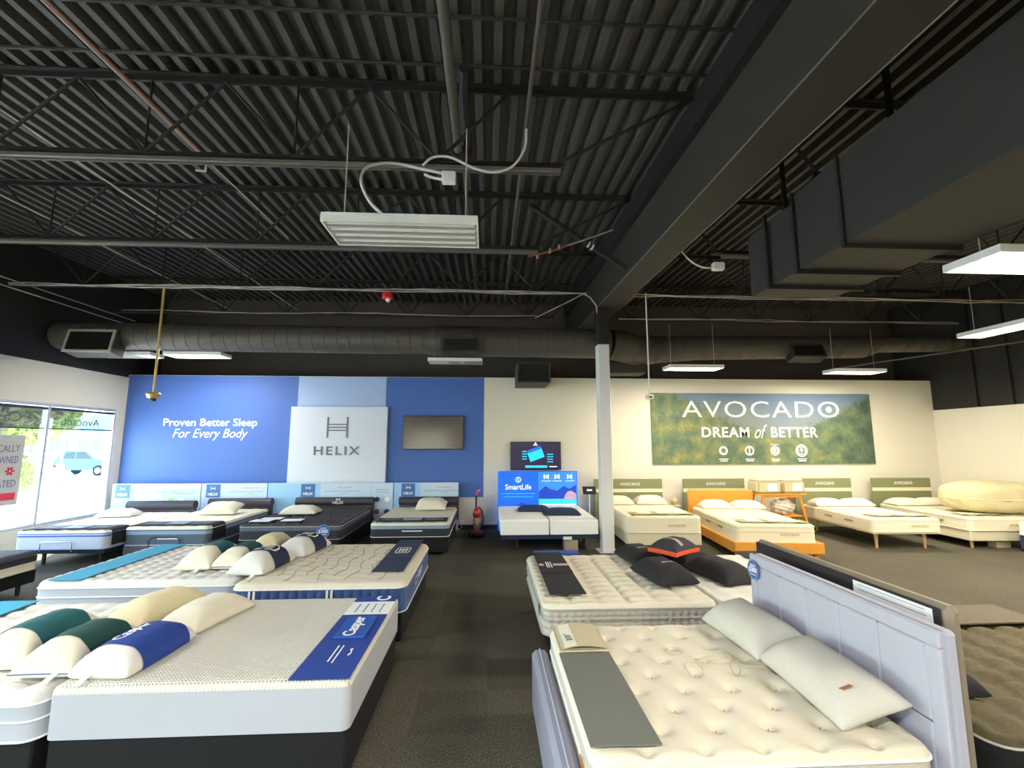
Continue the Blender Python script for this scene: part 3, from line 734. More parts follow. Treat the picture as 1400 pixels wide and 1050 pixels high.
t = board('logo_board', -5.14, -2.66, 1.18, 3.15, .1, 'board_white', 'raised white board with grey ladder emblem and name', 'sign', WY - .02)
def ladder_logo(parent, cx, y, z0, z1, m, w):
    h = z1 - z0; s_ = w * .09
    for sx in (-1, 1): MB().box(cx + sx * w / 2 - s_ / 2, cx + sx * w / 2 + s_ / 2, y - .012, y, z0, z1).build('emblem_post', m, parent)
    for q in (.36, .5, .64): MB().box(cx - w / 2 + s_ / 2, cx + w / 2 - s_ / 2, y - .012, y, z0 + h * q - s_ * .35, z0 + h * q + s_ * .35).build('emblem_rung', m, parent)
ladder_logo(t, -3.93 + 3.9, -.1, 2.34 - 1.18, 2.88 - 1.18, 'letter_grey', .5)
text('HELIX', 'letter_grey', t, w=1.17, h=.22, loc=(-3.92 + 3.9, -.1, 2.01 - 1.18), space=1.25, off=.015, ext=.012)
t = board('banner', 4.42, 10.68, 1.64, 3.57, .03, 'forest_print', 'wide forest valley banner with white lettering', 'banner', WY - .01)
bx = 7.55
text('AVOCADO', 'letter_white', t, w=4.48, h=.45, loc=(7.52 - bx, -.031, 3.13 - 1.64), ext=.003, space=1.08, off=-.004)
mb = MB().lathe([(.085, 0), (.085, .004)], 16).xf(Matrix.Translation((9.46 - bx, -.031, 3.13 - 1.64)) @ Matrix.Rotation(PI / 2, 4, 'X')); mb.build('emblem_dot', 'letter_white', t)
text('DREAM', 'letter_white', t, w=1.33, h=.28, loc=(6.47 - bx, -.031, 2.5 - 1.64), off=.02, ext=.003, space=1.1)
text('BETTER', 'letter_white', t, w=1.33, h=.28, loc=(8.42 - bx, -.031, 2.5 - 1.64), off=.02, ext=.003, space=1.1)
text('of', 'letter_white', t, w=.36, h=.38, loc=(7.47 - bx, -.031, 2.52 - 1.64), shear=.5, ext=.003)
for i, x in enumerate((6.38, 7.11, 7.83, 8.58)):
    e = MB(); RM = Matrix.Translation((x - bx, -.031, 2.0 - 1.64)) @ Matrix.Rotation(PI / 2, 4, 'X')
    circ = lambda r: [(r * math.cos(2 * PI * k / 24), r * math.sin(2 * PI * k / 24)) for k in range(24)]
    if i == 0: ring_flat(e, circ(.12), circ(.07), 0, .003)
    elif i == 1: ring_flat(e, circ(.13), circ(.09), 0, .003); e.box(-.02, .02, -.08, .08, 0, .003)
    elif i == 2: ring_flat(e, circ(.13), circ(.105), 0, .003); ring_flat(e, circ(.085), circ(.06), 0, .003)
    else:
        ring_flat(e, circ(.17), circ(.14), 0, .003); ring_flat(e, circ(.12), circ(.1), 0, .003)
        e.box(-.012, .012, -.09, .06, 0, .003); e.add([(-.07, -.01, .003), (.07, -.01, .003), (0, .1, .003)], [(0, 1, 2)])
    if i == 2: e.box(-.12, .12, .16, .175, 0, .003)
    for k in range(2): e.box(-.13 + .03 * k, .13 - .03 * k, -.24 - .05 * k, -.215 - .05 * k, 0, .003)
    e.xf(RM).build('round_emblem', 'letter_white', t, smooth=False)
    if i == 2: text('B', 'letter_white', t, h=.09, loc=(x - bx, -.031, 2.0 - 1.64), ext=.003)
def tv(label, x0, x1, z0, z1, y, scr):
    t = thing('television', label, 'television', ((x0 + x1) / 2, y, (z0 + z1) / 2)); a, b = (x1 - x0) / 2, (z1 - z0) / 2
    MB().box(-a, a, -.03, .03, -b, b, .006).build('bezel', 'tv_bezel', t, smooth=False)
    MB().box(-a + .02, a - .02, -.033, -.0301, -b + .03, b - .02).build('screen', scr, t, smooth=False)
    MB().box(-.3, .3, .031, .06, -.2, .2).build('wall_bracket', 'steel_black', t)
    return t
tv('large dark switched off television on the blue wall panel', -2.25, -.66, 2.03, 2.92, YB - .08, 'tv_glass')
t = tv('lit television with blue mattress diagram above the glowing headboard', .58, 1.92, 1.5, 2.24, YB - .08, 'screen_dark')
d = MB(); q = Matrix.Translation((.0, -.034, .03)) @ Matrix.Rotation(-.35, 4, 'Y')
MB().box(-.2, .2, -.004, 0, -.13, .13).xf(q).build('diagram_bed', 'screen_cyan', t); MB().box(-.17, .2, -.006, -.004, .1, .18).xf(q).build('diagram_head', 'screen_blue', t)
for k in range(4):
    MB().box(-.36, -.24, -.036, -.033, .1 - k * .065, .125 - k * .065).build('menu_bar', 'screen_cyan', t)
    MB().box(.3, .46, -.036, -.033, .03 - k * .065, .05 - k * .065).build('menu_bar', 'screen_cyan', t)
MB().box(-.28, .3, -.036, -.033, -.31, -.25).build('menu_button', 'screen_cyan', t); MB().box(.36, .56, -.036, -.033, -.29, -.27).build('caption', 'screen_pale', t)
MB().box(-.07, .05, -.036, -.033, .27, .29).build('caption', 'screen_pale', t); MB().lathe([(.03, 0), (.03, .003)], 12).xf(Matrix.Translation((-.01, -.033, .32)) @ Matrix.Rotation(PI / 2, 4, 'X')).build('screen_logo', 'screen_pale', t)

# ------------------------------------------------------------------ bedding builders
def rounded_xy(x, y, a, b, rc):
    dx, dy = abs(x) - (a - rc), abs(y) - (b - rc)
    if dx > 0 and dy > 0:
        m_ = max(dx, dy); n_ = math.hypot(dx, dy); s_ = m_ / n_
        return math.copysign(a - rc + dx * s_, x), math.copysign(b - rc + dy * s_, y), rc - m_
    return x, y, min(a - abs(x), b - abs(y))
def perim(a, b, rc, step):
    out = []
    segs = [((a - rc, -b), (a - rc, -b)),]
    def line(p, q, n_): 
        L = math.hypot(q[0] - p[0], q[1] - p[1]); k = max(1, int(L / step))
        for i in range(k): out.append((lerp(p[0], q[0], i / k), lerp(p[1], q[1], i / k), n_[0], n_[1]))
    def arc(cx, cy, a0):
        for i in range(5): an = a0 + PI / 2 * i / 5; out.append((cx + rc * math.cos(an), cy + rc * math.sin(an), math.cos(an), math.sin(an)))
    line((-a + rc, -b), (a - rc, -b), (0, -1)); arc(a - rc, -b + rc, -PI / 2)
    line((a, -b + rc), (a, b - rc), (1, 0)); arc(a - rc, b - rc, 0)
    line((a - rc, b), (-a + rc, b), (0, 1)); arc(-a + rc, b - rc, PI / 2)
    line((-a, b - rc), (-a, -b + rc), (-1, 0)); arc(-a + rc, -b + rc, PI)
    return out
def tufts(sx, sy, depth, r, stag=True, wob=.0):
    def f(x, y):
        z = 0; j0 = round(y / sy)
        for j in (j0 - 1, j0, j0 + 1):
            ox = sx / 2 if (stag and j % 2) else 0
            i = round((x - ox) / sx); d2 = ((x - ox - i * sx) ** 2 + (y - j * sy) ** 2) / (r * r)
            if d2 < 9: z -= depth * math.exp(-d2)
        return z + wob * math.sin(x * 31 + 3 * math.sin(y * 17)) * math.cos(y * 27)
    return f
def diamonds(s_, depth):
    return lambda x, y: depth * (abs(math.sin(PI * (x + y) / s_)) ** .6 * abs(math.sin(PI * (x - y) / s_)) ** .6 - 1)
def waves(s_, depth):
    def f(x, y):
        q = y + .05 * math.sin(x * 2 * PI / .45)
        return depth * (abs(math.sin(PI * q / s_)) ** .5 - 1)
    return f
def puffs(sx, sy, depth, pw=.45):
    return lambda x, y: depth * ((abs(math.sin(PI * x / sx)) * abs(math.sin(PI * y / sy))) ** pw - 1)
def flat(x, y): return 0
def side_plain(s_, q, H): return 0
def side_ribs(p, d): return lambda s_, q, H: -d * (1 - abs(math.sin(PI * s_ / p)) ** .45)
def side_lines(ps, d):
    def f(s_, q, H):
        return -d * max(math.exp(-((q - p_) / .03) ** 2) for p_ in ps)
    return f
def side_check(p, k, d): return lambda s_, q, H: -d * (1 - (abs(math.sin(PI * s_ / p)) * abs(math.sin(PI * q * k))) ** .5)
def mattress(label, cx, cy, z0, L, Wd, H, rz=0, top='white_knit', side='white_side', pipe='piping_white', topf=flat, sidef=side_plain, rc=.1, r=.06, res=.05, srows=8, sstep=.05, pipes=(0, 1), group='display mattresses', band=None, pr=.007, sag=.0):
    t = thing('mattress', label, 'mattress', (cx, cy, z0), rz, group); a, b = L / 2, Wd / 2
    def axis(h):
        e = [0, r * .12, r * .35, r * .65, r]; n_ = max(6, int((2 * h - 2 * r) / res))
        return [-h + q for q in e] + [lerp(-h + r, h - r, i / n_) for i in range(1, n_)] + [h - q for q in e[::-1]]
    def fn(x, y):
        X, Y, d = rounded_xy(x, y, a, b, rc); d = max(d, 0)
        z = H if d >= r else H - r + math.sqrt(max(0, r * r - (r - d) ** 2))
        k = min(1, d / (r * 1.6)); return (X, Y, z + topf(X, Y) * k * k * (3 - 2 * k))
    MB().grid(fn, axis(a), axis(b)).build('quilted_top', top, t, ang=80)
    P = perim(a, b, rc, sstep); s_ = 0; vs = []; hb = H - r; N = len(P); acc = []
    for i, p in enumerate(P):
        acc.append(s_); q = P[(i + 1) % N]; s_ += math.hypot(q[0] - p[0], q[1] - p[1])
    for k in range(srows + 1):
        q = k / srows
        for i, p in enumerate(P):
            o_ = sidef(acc[i], q, H) * min(1, 4 * q, 4 * (1 - q)); vs.append((p[0] + p[2] * o_, p[1] + p[3] * o_, q * hb))
    fs = [(k * N + i, k * N + (i + 1) % N, (k + 1) * N + (i + 1) % N, (k + 1) * N + i) for k in range(srows) for i in range(N)] + [tuple(range(N))]
    MB().add(vs, fs).build('side_border', side, t, ang=60)
    for q in pipes: MB().tube([(p[0] + p[2] * .002, p[1] + p[3] * .002, max(pr, q * hb)) for p in P], pr, 6, closed=True).build('piping', pipe, t)
    if band:
        bm, q0, q1 = band
        vs = [(p[0] + p[2] * .003, p[1] + p[3] * .003, hb * q) for q in (q0, q1) for p in P]
        MB().add(vs, [(i, (i + 1) % N, N + (i + 1) % N, N + i) for i in range(N)]).build('side_band', bm, t)
    t['top'] = z0 + H
    return t
def bed_base(label, cx, cy, L, Wd, z0, z1, m='base_black', legs=None, rz=0, legm='leg_black', leg_r=.03, leg_in=.12, taper=.8, name='bed_foundation', group='bed foundations', bev=.012):
    t = thing(name, label, 'bed base', (cx, cy, 0), rz, group); a, b = L / 2, Wd / 2
    MB().box(-a, a, -b, b, z0, z1 - .002, bev).build('frame', m, t, smooth=False)
    if z0 > .03:
        lm = MB().tube([(0, 0, .001), (0, 0, z0)], [leg_r * taper, leg_r], 10).mesh('leg', legm)
        for sx in (-1, 1):
            for sy in (-1, 1): inst(lm, 'leg', t, (sx * (a - leg_in), sy * (b - leg_in), 0))
        if legs:
            for (x, y) in legs: inst(lm, 'leg', t, (x, y, 0))
    return t
class Pil:
    def __init__(s, L, Wd, T, pu=3.0, pv=2.2, pinch=.07, low=.36):
        s.L, s.W, s.T, s.pu, s.pv, s.pinch, s.low = L, Wd, T, pu, pv, pinch, low
    def pf(s, u, v): return max(0, 1 - abs(u) ** s.pu) ** .5 * max(0, 1 - abs(v) ** s.pv) ** .5
    def xy(s, u, v): return (s.L / 2 * u * (1 - s.pinch * (1 - v * v) * u * u), s.W / 2 * v * (1 - s.pinch * 1.3 * (1 - u * u) * v * v))
    def ztop(s, u, v): return s.T * s.low * (.35 + .65 * min(1, 2 * (1 - max(abs(u), abs(v))))) + s.T * (1 - s.low) * s.pf(u, v) + .004 * s.pf(u, v) * math.sin(9 * u + 5 * v) 
    def zbot(s, u, v): return max(0, s.T * s.low * (.35 + .65 * min(1, 2 * (1 - max(abs(u), abs(v))))) - s.T * s.low * (s.pf(u, v) ** .7))
    def at(s, x, y): 
        u = max(-1, min(1, x / (s.L / 2))); v = max(-1, min(1, y / (s.W / 2))); return s.ztop(u, v)
def cosp(n_): return [-math.cos(PI * i / (n_ - 1)) for i in range(n_)]
def pillow(label, x, y, z, L=.66, Wd=.44, T=.15, rz=PI / 2, m='ivory_pillow', band=None, bu=(-.35, .35), tilt=(0, 0), badge=False, tagm=None, group='display pillows', pipe=None, pu=4.5, pv=2.5, pinch=.045, name='pillow', word=None, edge=None):
    P = Pil(L, Wd, T, pu, pv, pinch)
    t = thing(name, label, 'pillow', (x, y, z), 0, group); t.rotation_euler = (tilt[0], tilt[1], rz)
    us, vs = cosp(25), cosp(19)
    mb = MB().grid(lambda u, v: P.xy(u, v) + (P.ztop(u, v),), us, vs).grid(lambda u, v: P.xy(u, v) + (P.zbot(u, v),), us, vs)
    bm = bmesh.new(); me = mb.mesh('cover', None, smooth=False, fix=False); bm.from_mesh(me); bmesh.ops.remove_doubles(bm, verts=bm.verts, dist=.0005); bmesh.ops.recalc_face_normals(bm, faces=bm.faces); bm.to_mesh(me); bm.free()
    me.materials.append(M[m])
    for f_ in me.polygons: f_.use_smooth = True
    inst(me, 'cover', t)
    if band:
        k = .006; ub = lins(bu[0], bu[1], 9); loop = [(v, 1) for v in vs] + [(v, 0) for v in vs[::-1][1:-1]]; n_ = len(loop); vv = []
        for u in ub:
            for v, top_ in loop:
                X, Y = P.xy(u, v); Y += math.copysign(k, v) * abs(v) ** 3
                vv.append((X, Y, (P.ztop(u, v) + k) if top_ else max(.0005, P.zbot(u, v) - k * .5)))
        fs = [(i * n_ + j, i * n_ + (j + 1) % n_, (i + 1) * n_ + (j + 1) % n_, (i + 1) * n_ + j) for i in range(8) for j in range(n_)]
        MB().add(vv, fs).build('sleeve', band, t, ang=70)
        uc = (bu[0] + bu[1]) / 2 * L / 2; bw = (bu[1] - bu[0]) * L / 2
        if badge:
            w_, h_ = bw * .62, Wd * .62
            o_ = [(uc + p[0], p[1]) for p in rrect(w_, h_, w_ * .32, 6)]; i_ = [(uc + p[0], p[1]) for p in rrect(w_ * .86, h_ * .9, w_ * .27, 6)]
            r_ = MB(); ring_flat(r_, o_, i_, 0, .003); r_.v = [(a, b, c + P.at(a, b) + k + .001) for a, b, c in r_.v]; r_.build('badge_ring', 'letter_white', t, smooth=False)
            for q in (-1, 0, 1):
                l_ = MB(); l_.grid(lambda u, v: (uc + q * w_ * .2 + u, v, P.at(uc + q * w_ * .2 + u, v) + k + .003), [-w_ * .05, w_ * .05], lins(-h_ * .3, h_ * .3, 7)); l_.build('badge_bar', 'sign_cream', t)
        if word:
            body, ang, w_ = word; ca, sa = math.cos(ang), math.sin(ang)
            tx = text(body, 'letter_white', t, w=w_, ext=.003, rot=(0, 0, 0)); 
            for v_ in tx.data.vertices:
                a, b = v_.co.x * ca - v_.co.y * sa + uc - .02, v_.co.x * sa + v_.co.y * ca + Wd * .12
                v_.co = (a, b, v_.co.z + P.at(a, b) + k + .001)
    if pipe:
        ring = [P.xy(u, -1) + (P.ztop(u, -1),) for u in us] + [P.xy(1, v) + (P.ztop(1, v),) for v in vs[1:]] + [P.xy(u, 1) + (P.ztop(u, 1),) for u in us[::-1][1:]] + [P.xy(-1, v) + (P.ztop(-1, v),) for v in vs[::-1][1:-1]]
        MB().tube(ring, .004, 5, closed=True).build('piping', pipe, t)
    if edge:
        pass
    if tagm:
        tx, ty = tagm; g_ = MB(); g_.grid(lambda u, v: (tx - u, ty + v, max(.004, .03 - .25 * u * u * 10)), lins(0, .11, 5), [-.022, .022]); g_.build('care_tag', 'paper', t)
    return t
def runner(label, cx, cy, z, sx, sy, m, drape=0, th=.006, rz=0, side=(1, 1), name='bed_runner', group='foot runners', rr=.05, wav=.004):
    """strip sx wide (along local x) and sy long (along local y), optionally hanging over the +-y edges"""
    t = thing(name, label, 'runner', (cx, cy, z), rz, group); b = sy / 2
    path = lins(-b, b, 21); path = [(y, 0) for y in path]
    if drape:
        def arc(s_):
            out = [(s_ * (b + rr * math.sin(q)), -rr * (1 - math.cos(q))) for q in lins(.3, PI / 2, 5)]
            return out + [(s_ * (b + rr + .004), -rr - drape * q) for q in (.3, .65, 1)]
        path = (arc(-1)[::-1] if side[0] else []) + path + (arc(1) if side[1] else [])
    xs = lins(-sx / 2, sx / 2, 7); n_ = len(path); vs = []
    for q in (0, 1):
        for x in xs:
            for i, (y, zz) in enumerate(path):
                p0, p1 = path[max(i - 1, 0)], path[min(i + 1, n_ - 1)]; d = Vector((p1[0] - p0[0], p1[1] - p0[1])).normalized(); nn = Vector((-d[1], d[0]))
                o_ = th * q + wav * (math.sin(y * 9 + x * 5) * .5 + .5)
                vs.append((x, y + nn[0] * o_, zz + nn[1] * o_))
    X = len(xs); fs = []
    for q in (0, 1):
        for i in range(X - 1):
            for j in range(n_ - 1): k = q * X * n_ + i * n_ + j; fs.append((k, k + 1, k + n_ + 1, k + n_))
    for i in range(X - 1):
        for j in (0, n_ - 1): k = i * n_ + j; fs.append((k, k + n_, k + n_ + X * n_, k + X * n_))
    for j in range(n_ - 1):
        for i in (0, X - 1): k = i * n_ + j; fs.append((k, k + 1, k + 1 + X * n_, k + X * n_))
    MB().add(vs, fs).build('cloth', m, t, ang=50)
    return t
def flat_ring(parent, name, cx, cy, z, w, h, m, k=.86, rot=0):
    r_ = MB(); ring_flat(r_, rrect(w, h, min(w, h) * .3), rrect(w * k, h - w * (1 - k), min(w, h) * .25), 0, .002)
    return r_.xf(Matrix.Translation((cx, cy, z)) @ Matrix.Rotation(rot, 4, 'Z')).build(name, m, parent, smooth=False)
def disc_sign(label, loc, rot, r=.13, lines=('SAVE', '$300')):
    t = thing('round_sign', label, 'sign', loc); t.rotation_euler = rot
    MB().lathe([(r, 0), (r, .004)], 28).build('disc', 'badge_blue', t); rg = MB(); ring_flat(rg, [(r * .99 * math.cos(q * PI / 16), r * .99 * math.sin(q * PI / 16)) for q in range(32)], [(r * .92 * math.cos(q * PI / 16), r * .92 * math.sin(q * PI / 16)) for q in range(32)], .004, .006); rg.build('rim', 'slateblue_band', t, smooth=False)
    text(lines[0], 'letter_white', t, w=r * .9, loc=(0, r * .45, .004), rot=(0, 0, 0), ext=.002); text(lines[1], 'letter_white', t, w=r * 1.4, loc=(0, -.02 * r, .004), rot=(0, 0, 0), ext=.002, off=.02)
    MB().box(-r * .5, r * .5, -r * .5, -r * .42, .004, .006).build('text_line', 'letter_white', t)
    return t

# ------------------------------------------------------------------ near blue-bay beds
BT = 'black bed base '
bed_base('black box base under the plain white mattress', -1.85, 4.1, 1.86, 1.62, .015, .34)
mattress('plain white knit mattress with royal blue card runner at its foot', -1.85, 4.1, .34, 1.9, 1.66, .31, top='white_knit', side='white_side', rc=.06, r=.045, res=.06, pipes=())
bed_base('black box base under the tufted mattress with turquoise runner, nearest', -3.86, 4.12, 2.0, 1.68, .015, .34)
mattress('tufted white pillow top mattress beside plain white one, head pillows on it', -3.85, 4.12, .34, 2.05, 1.74, .3, top='white_quilt', side='white_side', topf=puffs(.21, .17, .045), sidef=side_ribs(.11, .014), rc=.1, r=.08, res=.035, pipes=(0, .55, .98))
runner('turquoise runner across the nearest tufted mattress', -4.62, 4.12, .642, .36, 1.72, 'turquoise')
r_ = thing('bed_runner', 'royal blue card runner with white script on plain mattress', 'runner', (-1.11, 3.8, .652), 0, 'foot runners')
MB().box(-.2, .2, -.52, .62, .001, .006, .002).build('cloth', 'royal_fabric', r_, smooth=False)
MB().box(-.2, .2, .97, 1.12, .001, .006, .002).build('cloth', 'royal_fabric', r_, smooth=False)
MB().box(-.2, .2, .63, .96, .001, .004).build('info_sheet', 'paper', r_, smooth=False)
for k in range(4): MB().box(-.12 + .075 * k, -.105 + .075 * k, .68, .9, .004, .005).build('text_line', 'ink_grey', r_)
c_ = MB().box(-.12, .13, .1, .54, .0065, .022, .004).build('raised_card', 'royal_card', r_, smooth=False)
text('Casper', 'letter_white', c_, w=.4, loc=(.005, .32, .022), rot=(0, 0, PI / 2), ext=.002, off=.015)
text('C', 'letter_white', r_, h=.14, loc=(.07, 1.05, .006), rot=(0, 0, PI / 2), ext=.002, off=.03)
for k, (a, b) in enumerate(((-.28, -.02), (-.3, -.02))): MB().box(-.03 + .035 * k, -.02 + .035 * k, a, b, .006, .0072).build('text_line', 'letter_white', r_)
MB().tube([(.09, -.19, .008), (.1, -.16, .008), (.1, -.13, .008), (.085, -.1, .008), (.1, -.09, .008)], .005, 6).build('squiggle', 'letter_white', r_)
# second row
bed_base('black box base under the blue velvet sided mattress', -1.88, 6.42, 1.84, 1.98, .015, .32)
mattress('ivory quilted mattress with blue velvet sides and white piping', -1.88, 6.42, .32, 1.92, 2.06, .33, top='ivory_quilt', side='blue_velvet', topf=waves(.2, .016), sidef=side_ribs(.1, .03), rc=.13, r=.06, res=.04, sstep=.02, pipes=(0, 1), band=None)
for x in (-2.62, -1.78):
    o_ = MB().box(-.012, .012, -.004, 0, .02, .26).build('trim_strip', 'piping_white', bpy.data.objects['mattress.002'], loc=(x + 1.88, -1.033, 0))
    o_ = MB().box(-.012, .012, -.004, 0, .02, .26).build('trim_strip', 'piping_white', bpy.data.objects['mattress.002'], loc=(x + 1.93, -1.033, 0))
wf = waves(.2, .016)
for i in range(10):
    x = -.8 + i * .178
    for j in range(4):
        pts = []
        for q in range(9):
            y = -.9 + j * .47 + q * .05 + (.2 if i % 2 else 0)
            if y < .93: xx = x + .035 * math.sin(y * 9 + i); pts.append((xx, y, .331 + wf(xx, y) * .85))
        if len(pts) > 2: MB().tube(pts, .0035, 4).build('stitch_line', 'stitch_grey', bpy.data.objects['mattress.002'])
flat_ring(bpy.data.objects['mattress.002'], 'side_emblem', 0, 0, 0, .09, .2, 'piping_white').matrix_local = Matrix.Translation((.963, -.25, .14)) @ Matrix.Rotation(PI / 2, 4, 'Y')
text('BEST', 'piping_white', bpy.data.objects['mattress.002'], w=.3, h=.08, loc=(.962, .08, .16), rot=(PI / 2, 0, PI / 2), ext=.003).name = 'side_emblem'
bed_base('black box base under the tufted mattress of the second row', -4.05, 6.6, 2.2, 1.78, .015, .3)
mattress('tufted white pillow top mattress with turquoise runner, second row', -4.05, 6.62, .3, 2.25, 1.86, .34, top='white_quilt', side='white_side', topf=puffs(.17, .15, .05), sidef=side_ribs(.1, .014), rc=.11, r=.08, res=.035, pipes=(0, .6, .98))
runner('turquoise runner across the tufted mattress of the second row', -4.85, 6.62, .642, .36, 1.84, 'turquoise')
r_ = thing('bed_runner', 'navy folded runner with white badge on the blue sided mattress', 'runner', (-1.22, 6.68, .652), 0, 'foot runners')
MB().box(-.19, .19, -.86, .93, .001, .008, .003).build('cloth', 'navy_fabric', r_, smooth=False); MB().box(-.17, .19, -.25, .93, .0085, .016, .003).build('folded_layer', 'navy_fabric', r_, smooth=False)
flat_ring(r_, 'badge_ring', 0, .2, .016, .2, .34, 'letter_white', .88)
for q in (-.045, 0, .045): MB().box(q - .013, q + .013, .1, .3, .016, .018).build('badge_bar', 'sign_cream', r_)
# pillows, nearest rows
PZ = .652
pillow('white pillow in teal sleeve, outermost of the nearest pillow row', -3.38, 3.86, PZ, .7, .39, .23, band='teal_fabric', bu=(-.58, .6), pv=2, pu=6, pinch=.02, tagm=(-.3, .1))
pillow('white pillow in dark green sleeve between teal and royal blue ones', -2.97, 3.72, PZ, .66, .4, .2, band='green_fabric', bu=(-.5, .66), pv=2, pu=6, pinch=.02, pipe='piping_blue', tagm=(-.3, -.1))
pillow('white foam pillow in royal blue sleeve on the plain mattress edge', -2.55, 3.68, PZ + .005, .66, .4, .17, rz=PI / 2 - .06, m='white_pillow', band='royal_fabric', bu=(-.62, .74), pu=9, pv=3, pinch=.0, tagm=(-.32, .05), word=('Casper', 0, .3))
pillow('plain cream contour pillow behind the sleeved ones', -3.0, 4.56, PZ, .72, .4, .19, rz=PI / 2 - .25, m='cream_pillow', pinch=.02, tilt=(0, 0))
pillow('cream textured pillow lying on the plain white mattress', -2.5, 4.42, PZ, .68, .42, .17, rz=PI / 2 - .2, m='ivory_pillow', pinch=.04)
pillow('white pillow in teal sleeve, first of the second pillow row', -3.62, 6.4, PZ, .82, .42, .24, band='teal_fabric', bu=(-.25, .55), pv=2, tagm=(-.38, -.08))
pillow('white pillow in dark green sleeve, second of the second pillow row', -3.24, 6.42, PZ, .78, .4, .22, band='green_fabric', bu=(-.3, .55), pv=2, pipe='piping_blue')
pillow('plain cream pillow standing behind the second row sleeves', -3.2, 7.15, PZ, .6, .42, .22, m='cream_pillow', pv=2)
pillow('white pillow with navy badge sleeve, front of two', -2.83, 6.12, PZ, .78, .44, .23, rz=PI / 2 - .08, m='white_pillow', band='navy_fabric', bu=(-.28, .62), badge=True, pv=2, tagm=(-.36, -.12))
pillow('white pillow with navy badge sleeve, rear of two', -2.68, 7.0, PZ, .82, .46, .22, rz=PI / 2 - .12, m='white_pillow', band='navy_fabric', bu=(-.2, .62), badge=True, pv=2)
# bed beside the windows
bed_base('black box base on legs beside the windows', -7.5, 6.4, 1.55, 2.05, .16, .34, legm='leg_black')
mattress('cream sided mattress with black top beside the windows', -7.5, 6.4, .34, 1.6, 2.1, .28, top='charcoal_quilt', side='cream_side', sidef=side_lines((.35,), .01), band=('charcoal_side', .62, 1.0), rc=.12, r=.07, pipe='piping_black')

# ------------------------------------------------------------------ back row of the blue bay
def front_label(t, L, z, body, w, m='letter_white', x=0):
    text(body, m, t, w=w, loc=(x, -L / 2 - .006, z), rot=(PI / 2, 0, 0), ext=.003)
HB = [  # cx, y front, length, width, base z, top z, mattress spec
    (-7.64, 8.8, 2.35, 1.58, dict(top='ivory_quilt', side='white_side', pipe='piping_blue', band=('piping_blue', .8, .9)), 'white sided mattress with blue band, on thin legs by the windows'),
    (-6.05, 9.15, 2.4, 1.55, dict(top='ivory_quilt', side='slate_side', pipe='piping_white', band=('slateblue_band', .68, .9)), 'slate sided mattress with ivory quilted top'),
    (-3.85, 9.3, 2.35, 1.95, dict(top='charcoal_quilt', side='charcoal_side', pipe='piping_grey', band=('slate_side', .7, .95)), 'charcoal quilted mattress with white papers on it'),
    (-1.55, 9.35, 2.3, 1.55, dict(top='ivory_quilt', side='charcoal_side', pipe='piping_white', band=('slateblue_band', .7, .95)), 'charcoal sided mattress with pale band and ivory top'),
]
